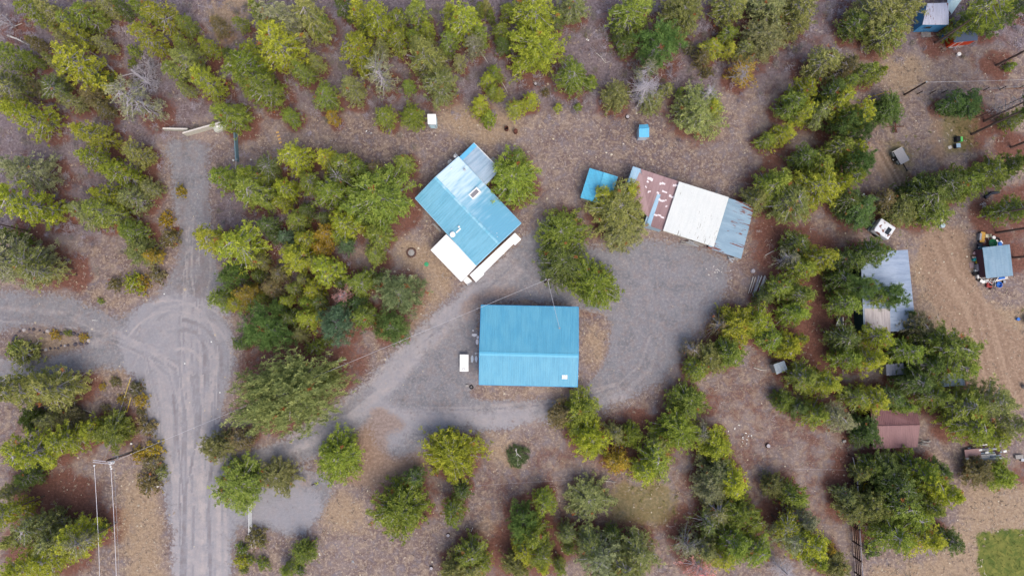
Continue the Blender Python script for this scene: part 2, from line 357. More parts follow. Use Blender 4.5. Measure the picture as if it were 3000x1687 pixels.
def ground_material():
    t = NT('ground_surface'); v = t.pos()
    big = t.noise(v, .055, 4, .6, .3); mid = t.noise(v, .45, 4, .65, .3); fin = t.noise(v, 2.6, 5, .7); vf = t.noise(v, 8.5, 3, .7)
    sp = t.voro(v, 1.5); sp2 = t.voro(v, 3.4); cellc = t.voro(v, 3.4, 'F1', 1)
    sepc = t.n.new('ShaderNodeSeparateColor'); t.l.new(cellc, sepc.inputs[0]); cr = sepc.outputs[0]
    # bare soil, mauve brown
    soil = t.mix(t.mrange(big, .35, .65), lin((104,90,88)), lin((134,120,116)))
    soil = t.mix(t.mrange(mid, .42, .58, 0, .7), soil, lin((98,80,77)))
    mid2 = t.noise(v, .9, 4, .7, .8); soil = t.mix(t.mrange(mid2, .5, .62, 0, .6), soil, lin((156,138,120))); soil = t.mix(t.mrange(mid2, .47, .36, 0, .65), soil, lin((116,110,116)))
    soil = t.mix(t.mrange(fin, .5, .68, 0, .75), soil, lin((176,160,146)))
    soil = t.mix(t.mrange(vf, .52, .66, 0, .55), soil, lin((80,62,58)))
    # pale clods, tussocks
    spot = t.math('MULTIPLY', t.mrange(sp2, .12, .26, 1, 0), t.mrange(cr, .62, .7, 0, 1))
    spot = t.math('MULTIPLY', spot, t.mrange(mid, .42, .6, .1, .9))
    soil = t.mix(spot, soil, lin((196,180,152)))
    # litter
    lit = t.mix(t.mrange(fin, .35, .65), lin((92,60,50)), lin((122,82,70)))
    lit = t.mix(t.mrange(vf, .5, .64, 0, .6), lit, lin((62,40,38)))
    nz = t.math('ADD', t.math('MULTIPLY', t.math('SUBTRACT', mid, .5), 1.1), t.math('MULTIPLY', t.math('SUBTRACT', fin, .5), .7))
    nzb = t.math('ADD', t.math('MULTIPLY', t.math('SUBTRACT', mid, .5), 1.6), t.math('MULTIPLY', t.math('SUBTRACT', fin, .5), 2.2))
    def fac(name, lo=.3, hi=.75, n=nz): return t.mrange(t.math('ADD', t.attr(name), n), lo, hi, 0, 1, True)
    br = t.mix(t.mrange(fin, .4, .62), lin((90,79,84)), lin((126,114,120)))
    br = t.mix(t.mrange(mid, .5, .65, 0, .6), br, lin((82,62,64)))
    br = t.mix(t.mrange(vf, .55, .66, 0, .6), br, lin((168,158,156)))
    c = t.mix(t.math('MULTIPLY', fac('brush'), .8), soil, br)
    c = t.mix(t.math('MULTIPLY', fac('litter'), .9), c, lit)
    stc = t.mix(t.mrange(fin, .35, .65), lin((136,115,94)), lin((168,147,122)))
    stc = t.mix(t.mrange(vf, .5, .64, 0, .6), stc, lin((112,94,76)))
    c = t.mix(t.math('MULTIPLY', fac('straw', .3, 1.), .8), c, stc)
    wd = t.mix(t.mrange(fin, .4, .6), lin((104,100,62)), lin((134,120,84)))
    c = t.mix(t.math('MULTIPLY', fac('weed'), .75), c, wd)
    wn_ = t.mix(t.mrange(fin, .4, .62), lin((126,105,90)), lin((154,131,113))); wn_ = t.mix(t.mrange(mid2, .5, .62, 0, .5), wn_, lin((122,98,84)))
    wn_ = t.mix(t.mrange(t.attr('rut'), .05, .8, 0, .6), wn_, lin((176,154,134))); wn_ = t.mix(t.mrange(t.attr('rut'), -.05, -.8, 0, .6), wn_, lin((110,88,76)))
    c = t.mix(t.math('MULTIPLY', fac('soil', .3, .8), .85), c, wn_)
    # gravel
    gr = t.mix(t.mrange(mid, .35, .65), lin((108,108,112)), lin((131,130,134)))
    gr = t.mix(t.mrange(mid2, .48, .62, 0, .5), gr, lin((134,120,114))); gr = t.mix(t.mrange(mid, .54, .66, 0, .5), gr, lin((98,94,98)))
    gr = t.mix(t.mrange(fin, .48, .66, 0, .5), gr, lin((164,158,156)))
    gr = t.mix(t.mrange(vf, .48, .66, 0, .5), gr, lin((88,82,88)))
    gr = t.mix(t.math('MULTIPLY', fac('pale', .3, .8), .55), gr, lin((146,144,149)))
    rut = t.attr('rut'); rb = t.mrange(t.noise(v, .7, 4, .65), .36, .62, .1, 1)
    gr = t.mix(t.math('MULTIPLY', t.mrange(rut, .05, .8, 0, .6), rb), gr, lin((178,166,160)))
    gr = t.mix(t.math('MULTIPLY', t.mrange(rut, -.05, -.8, 0, .6), rb), gr, lin((108,98,98)))
    gr = t.mix(t.math('MULTIPLY', fac('soil', .3, .8), .8), gr, t.mix(t.mrange(fin, .4, .6), lin((120,102,94)), lin((146,128,118))))
    c = t.mix(t.mrange(t.math('ADD', t.attr('road'), nzb), .3, .7, 0, 1, True), c, gr)
    lw = t.mix(t.mrange(mid, .35, .62), lin((112,112,58)), lin((70,86,40)))
    lw = t.mix(t.mrange(mid2, .5, .62, 0, .5), lw, lin((140,134,70))); lw = t.mix(t.mrange(vf, .45, .65, 0, .5), lw, lin((104,110,54)))
    c = t.mix(fac('green', .35, .6, t.math('MULTIPLY', nzb, .6)), c, lw)
    
    t.col(c); t.rough(.95); t.b.inputs['Specular IOR Level'].default_value = .1
    t.bump(t.math('ADD', t.math('MULTIPLY', fin, .6), t.math('MULTIPLY', vf, .4)), .6, .12)
    return t.m
def ground_build():
    gm = ground_material()
    ex = lambda a0, a1: np.concatenate([[-900, -500, -300, -200, -150, -120, -100][0:0]])
    xs = np.concatenate([[-900,-500,-300,-200,-140,-110,-95,-88], gx, [88,95,110,140,200,300,500,900]])
    ys = np.concatenate([[-900,-500,-300,-180,-120,-85,-65,-52], gy, [56,66,85,120,180,300,500,900]])
    nx, ny = len(xs), len(ys); X, Y = np.meshgrid(xs, ys)
    co = np.zeros((ny*nx, 3), np.float32); co[:, 0] = X.ravel(); co[:, 1] = Y.ravel()
    ii, jj = np.meshgrid(np.arange(nx-1), np.arange(ny-1)); a = (jj*nx+ii).ravel()
    idx = np.stack([a, a+1, a+1+nx, a+nx], 1).astype(np.int32)
    def mk(name, co, idx, masks):
        me = bpy.data.meshes.new(name); me.vertices.add(len(co)); me.vertices.foreach_set('co', co.ravel())
        me.loops.add(idx.size); me.loops.foreach_set('vertex_index', idx.ravel()); me.polygons.add(len(idx))
        me.polygons.foreach_set('loop_start', np.arange(0, idx.size, 4, dtype=np.int32)); me.update(calc_edges=True)
        for k, m in masks.items():
            at = me.attributes.new(k, 'FLOAT', 'POINT'); at.data.foreach_set('value', m.astype(np.float32).ravel())
        me.materials.append(gm); o = bpy.data.objects.new(name, me); link(o); o['kind'] = 'structure'; return o
    masks = dict(road=m_road, straw=m_straw, green=m_green, weed=m_weed, litter=m_litter, brush=m_brush, rut=m_rut, pale=m_pale, soil=m_soil)
    pad = {k: np.pad(m, ((8,8),(8,8)), 'edge') for k, m in masks.items()}
    mk('ground', co, idx, pad)
    # the gravel road and the lawn are their own sheets 4 mm higher, cut from the same grid
    for name, m in (('gravel_road', m_road), ('lawn', m_green)):
        inside = np.pad(m, ((8,8),(8,8)), 'edge').ravel() > .5
        fm = inside[idx].all(1); sub = idx[fm]; used = np.unique(sub); remap = np.full(len(co), -1, np.int32); remap[used] = np.arange(len(used))
        c2 = co[used].copy(); c2[:, 2] = .004
        mk(name, c2, remap[sub], {k: v.ravel()[used] for k, v in pad.items()})
# ------------------------------------------------------------------ vegetation
def leaf_material():
    t = NT('needles'); oi = t.n.new('ShaderNodeObjectInfo')
    tint = t.attr('tint')                      # 0..1 per spray of needles
    base = oi.outputs['Color']
    c = t.mix(1., base, t.mix(1., (1,1,1), t.mrange(tint, 0, 1, .6, 1.45), 'MULTIPLY'), 'MULTIPLY')
    hs = t.n.new('ShaderNodeHueSaturation'); t.l.new(c, hs.inputs['Color'])
    t.setv(hs.inputs['Hue'], t.mrange(tint, 0, 1, .515, .485)); c = hs.outputs[0]
    dead = t.mrange(tint, 1.5, 1.6, 0, 1)      # a few dead sprays carry tint 2
    c = t.mix(dead, c, lin((176,112,72)))
    t.col(c); t.rough(.8); t.b.inputs['Specular IOR Level'].default_value = .15
    tr = t.n.new('ShaderNodeBsdfTranslucent'); t.l.new(c, tr.inputs[0])
    ms = t.n.new('ShaderNodeMixShader'); ms.inputs[0].default_value = .42
    t.l.new(t.b.outputs[0], ms.inputs[1]); t.l.new(tr.outputs[0], ms.inputs[2]); t.l.new(ms.outputs[0], t.out.inputs[0])
    return t.m
def bark_material(name, c1, c2, rough=.9):
    t = NT(name); v = t.coord('Object'); m = t.n.new('ShaderNodeMapping'); t.l.new(v, m.inputs[0]); m.inputs['Scale'].default_value = (6, 6, 1.2)
    n = t.noise(m.outputs[0], 1.6, 4, .65); t.col(t.mix(t.mrange(n, .35, .65), lin(c1), lin(c2))); t.rough(rough); t.bump(n, .5, .04); return t.m
LEAF = leaf_material()
BARK = bark_material('bark', (74,58,54), (120,100,92)); GREYWOOD = bark_material('grey_dead_wood', (138,132,138), (186,180,184))
PALEWOOD = bark_material('bleached_wood', (176,170,164), (214,208,200)); REDWOOD = bark_material('red_dead_needles', (150,96,80), (196,140,118))
DARKWOOD = bark_material('dark_wood', (52,40,38), (82,64,58))
def sprays(centers, rad, n, size, aspect, g, up=.5, star=False):
    """n needle quads round every tuft centre; returns (N,4,3)"""
    m = len(centers); N = m*n
    c = np.repeat(centers, n, 0); rr = np.repeat(rad, n)[:, None]
    d = g.normal(size=(N, 3)); d /= np.linalg.norm(d, axis=1, keepdims=True)
    d[:, 2] = np.abs(d[:, 2])*.8+.05*up; d /= np.linalg.norm(d, axis=1, keepdims=True)
    if star: p = c + d*rr*.12; ax = d
    else: p = c + d*rr*g.uniform(.25, 1, (N, 1))*[1, 1, .75]; ax = d + g.normal(size=(N, 3))*.6
    ax /= np.linalg.norm(ax, axis=1, keepdims=True)
    s = g.normal(size=(N, 3)); s = np.cross(ax, s); s /= np.linalg.norm(s, axis=1, keepdims=True)+1e-9
    L = (size*g.uniform(.6, 1.35, (N, 1)))*(rr/np.mean(rad) if star else 1); W = L*aspect
    a = p-ax*L*(0 if star else .5); b = a+ax*L
    return np.stack([a-s*W*.35, a+s*W*.35, b+s*W*.5, b-s*W*.5], 1)
def crown(seed, prof, h=10., r=2.5, z0=.08, whorls=20, limbs=7, tufts=5, n=17, size=.25, aspect=.34, tr=.36, lump=.42, droop=.15, inner=.32, gap=.22, star=False, dead=.006, rise=.25):
    """whorled crown: limbs in a trunk mesh, needle sprays in a leaf mesh"""
    g = np.random.default_rng(seed); C, RD, T = [], [], []; limb = MB()
    ph = g.uniform(0, 6.28, 6)
    for w in range(whorls):
        f = z0+(1-z0)*(w+g.uniform(0, .8))/whorls; z = f*h
        for k in range(limbs):
            if g.random() < gap: continue
            az = 2.399*k*1.13+w*1.7+g.uniform(-.5, .5)
            lob = 1+lump*(math.sin(2*az+ph[0]+f*5)*.5+math.sin(3*az+ph[1]-f*8)*.5)+g.uniform(-.28, .25)
            L = max(.25, prof(f)*r*lob); dz = -droop*L+rise*L*f
            tip = np.array([math.cos(az)*L, math.sin(az)*L, z+dz])
            if L > .5 and not (star and f > .55): limb.tube((0, 0, z-.1), tip*(np.array([.6, .6, 1]) if star else np.array([.9, .9, 1])), (.045+.016*L), .02, 3, 1, cap=False)
            nt = max(1, int(round(tufts*(.4+.6*L/r))))
            for q in range(nt):
                s = 1-(q+g.uniform(0, .6))/nt*(1-inner) if nt > 1 else 1.
                c = np.array([0, 0, z])*(1-s)+tip*s+g.normal(size=3)*[.22, .22, .12]*min(1, L)
                C.append(c); RD.append(tr*g.uniform(.7, 1.3)*(.75+.25*s)); T.append(min(1, max(0, g.normal(.45+.2*(s-.5), .27 if star else .22))))
    C.append([0, 0, h]); RD.append(tr*.7); T.append(.8)
    C, RD, T = np.array(C), np.array(RD), np.array(T); T[g.random(len(T)) < dead] = 2.
    Q = sprays(C, RD, n, size, aspect, g, star=star)
    tt = np.repeat(T, n); ok = tt < 1.5; tt = np.where(ok, np.clip(tt+g.normal(size=len(tt))*.13, 0, 1), tt)
    trk = MB(); pts = []; rr = []
    bx, by = g.uniform(-.15, .15, 2)
    for i in range(6):
        f = i/5; pts.append((bx*math.sin(f*3.1), by*math.sin(f*3.1), h*f*.97-.15*(i == 0))); rr.append(max(.02, h*.017*(1-f)+.02))
    trk.path(pts, rr, 7); trk.v += limb.v and []
    k = len(trk.v); trk.v += limb.v; trk.f += [tuple(i+k for i in f) for f in limb.f]; trk.mi += limb.mi
    return Q, tt, trk
def trunk_mesh(trk, mats):
    me = bpy.data.meshes.new('trunk'); me.from_pydata([tuple(v) for v in trk.v], [], trk.f); me.update()
    me.polygons.foreach_set('material_index', trk.mi)
    for m in mats: me.materials.append(m)
    return me
def variant(name, **kw):
    Q, tt, trk = crown(**kw); return quads(name, Q, tt, [LEAF]), trunk_mesh(trk, [BARK, GREYWOOD])
pf_cone = lambda f: min(1, (f/.25+.4))*(1-(max(0, f-.25)/.76)**1.5)**.75
pf_egg = lambda f: min(1, f/.35+.35)*math.sqrt(max(0.03, 1-(max(0, f-.45)/.56)**2))
pf_round = lambda f: math.sqrt(max(0.02, 1-((f-.42)/.6)**2))
pf_top = lambda f: math.sqrt(max(0.02, 1-((f-.78)/.24)**2)) if f > .52 else .0
V = {}
V['pine'] = [variant('pine_crown', seed=i, prof=(pf_cone, pf_egg)[i % 2], whorls=22, limbs=7, lump=.3+.05*(i % 3)) for i in range(1, 8)]
V['round'] = [variant('pine_crown', seed=20+i, prof=pf_round, h=10, r=4.2, z0=.12, whorls=17, limbs=13, tufts=7, n=17, size=.33, aspect=.34, tr=.46, lump=.4, rise=.35, gap=.12) for i in range(6)]
V['sparse'] = [variant('pine_crown', seed=40+i, prof=(pf_egg, pf_cone)[i % 2], whorls=20, limbs=7, tufts=3, n=13, gap=.28, lump=.6, inner=.5, dead=.012) for i in range(4)]
V['ponderosa'] = [variant('ponderosa_crown', seed=60+i, prof=pf_round, h=10, r=4.2, z0=.2, whorls=13, limbs=10, tufts=4, n=26, size=.5, aspect=.14, tr=.5, lump=.35, star=True, inner=.35, gap=.1, rise=.4) for i in range(4)]
V['giant'] = [variant('ponderosa_crown', seed=71, prof=pf_round, h=13, r=7., z0=.22, whorls=20, limbs=26, tufts=9, n=18, size=.34, aspect=.22, tr=.34, lump=.3, star=True, inner=.3, gap=.12, rise=.45)]
V['tall'] = [variant('pine_crown', seed=80+i, prof=pf_top, h=10, r=2.5, z0=.5, whorls=14, limbs=8, tufts=4, n=11) for i in range(3)]
V['shrub'] = [variant('shrub_foliage', seed=90+i, prof=pf_round, h=1.2, r=1.2, z0=.05, whorls=7, limbs=9, tufts=3, n=9, size=.22, aspect=.45, tr=.26, lump=.5, gap=.2, inner=.3) for i in range(4)]
V['sapling'] = [variant('sapling_crown', seed=100+i, prof=pf_cone, h=4, r=1.2, z0=.05, whorls=12, limbs=7, tufts=2, n=10, size=.3, aspect=.35, tr=.28, lump=.2, gap=.1) for i in range(3)]
UNIT = dict(pine=(10, 2.55), round=(10, 4.4), sparse=(10, 2.5), ponderosa=(10, 4.5), giant=(10, 4.5), tall=(10, 2.5), shrub=(1.2, 1.25), sapling=(4, 1.2), dead=(10, 2.5))
def dead_tree(seed, h=10., r=2.5, z0=.15, wh=22):
    g = random.Random(seed); t = MB(); b = MB()
    t.path([(0, 0, -.1), (.1, 0, h*.5), (0, .1, h)], [.17, .1, .02], 6)
    for w in range(wh):
        f = z0+(1-z0)*w/wh; z = f*h
        for k in range(6):
            az = g.uniform(0, 6.28); L = r*pf_egg(f)*g.uniform(.6, 1.15); p = Vector((0, 0, z)); d = Vector((math.cos(az), math.sin(az), -.05+.25*f))
            q = p+d*L*.6; e = q+(d+Vector((g.uniform(-.3, .3), g.uniform(-.3, .3), g.uniform(-.1, .35))))*L*.4
            b.path([p, q, e], [.045, .028, .01], 3)
            for j in range(6):
                s = p.lerp(q, g.uniform(.35, 1)) if j < 3 else q.lerp(e, g.uniform(0, .9)); u = d+Vector((g.uniform(-1, 1), g.uniform(-1, 1), g.uniform(-.3, .6)))
                m = s+u*L*g.uniform(.12, .28); b.tube(s, m, .016, .008, 3, cap=False)
                for _ in range(2): b.tube(m, m+Vector((g.uniform(-1, 1), g.uniform(-1, 1), g.uniform(-.3, .4)))*L*.12, .011, .006, 3, cap=False)
    def me(name, x, m):
        q = bpy.data.meshes.new(name); q.from_pydata([tuple(v) for v in x.v], [], x.f); q.update(); q.materials.append(m); return q
    return me('branches', b, GREYWOOD), me('trunk', t, BARK)
V['dead'] = [dead_tree(i) for i in (1, 2, 3)]
COL = {  # real foliage colours (sRGB of the base colour)
 'y': (170,176,68), 'g': (144,158,72), 'o': (154,158,96), 'd': (116,132,70), 'b': (112,138,76), 'p': (146,158,104),
 'e': (156,160,118), 'a': (178,158,66), 'x': (150,146,148), 'r': (206,162,146), 'k': (142,134,92), 'v': (118,142,104)}
WORD = {'y': 'yellow-green', 'g': 'mid-green', 'o': 'dull olive', 'd': 'dark green', 'b': 'deep blue-green', 'p': 'pale tufted green',
 'e': 'greyish green', 'a': 'golden brown', 'x': 'bare grey', 'r': 'rusty pink', 'k': 'brownish', 'v': 'silvery blue-green'}
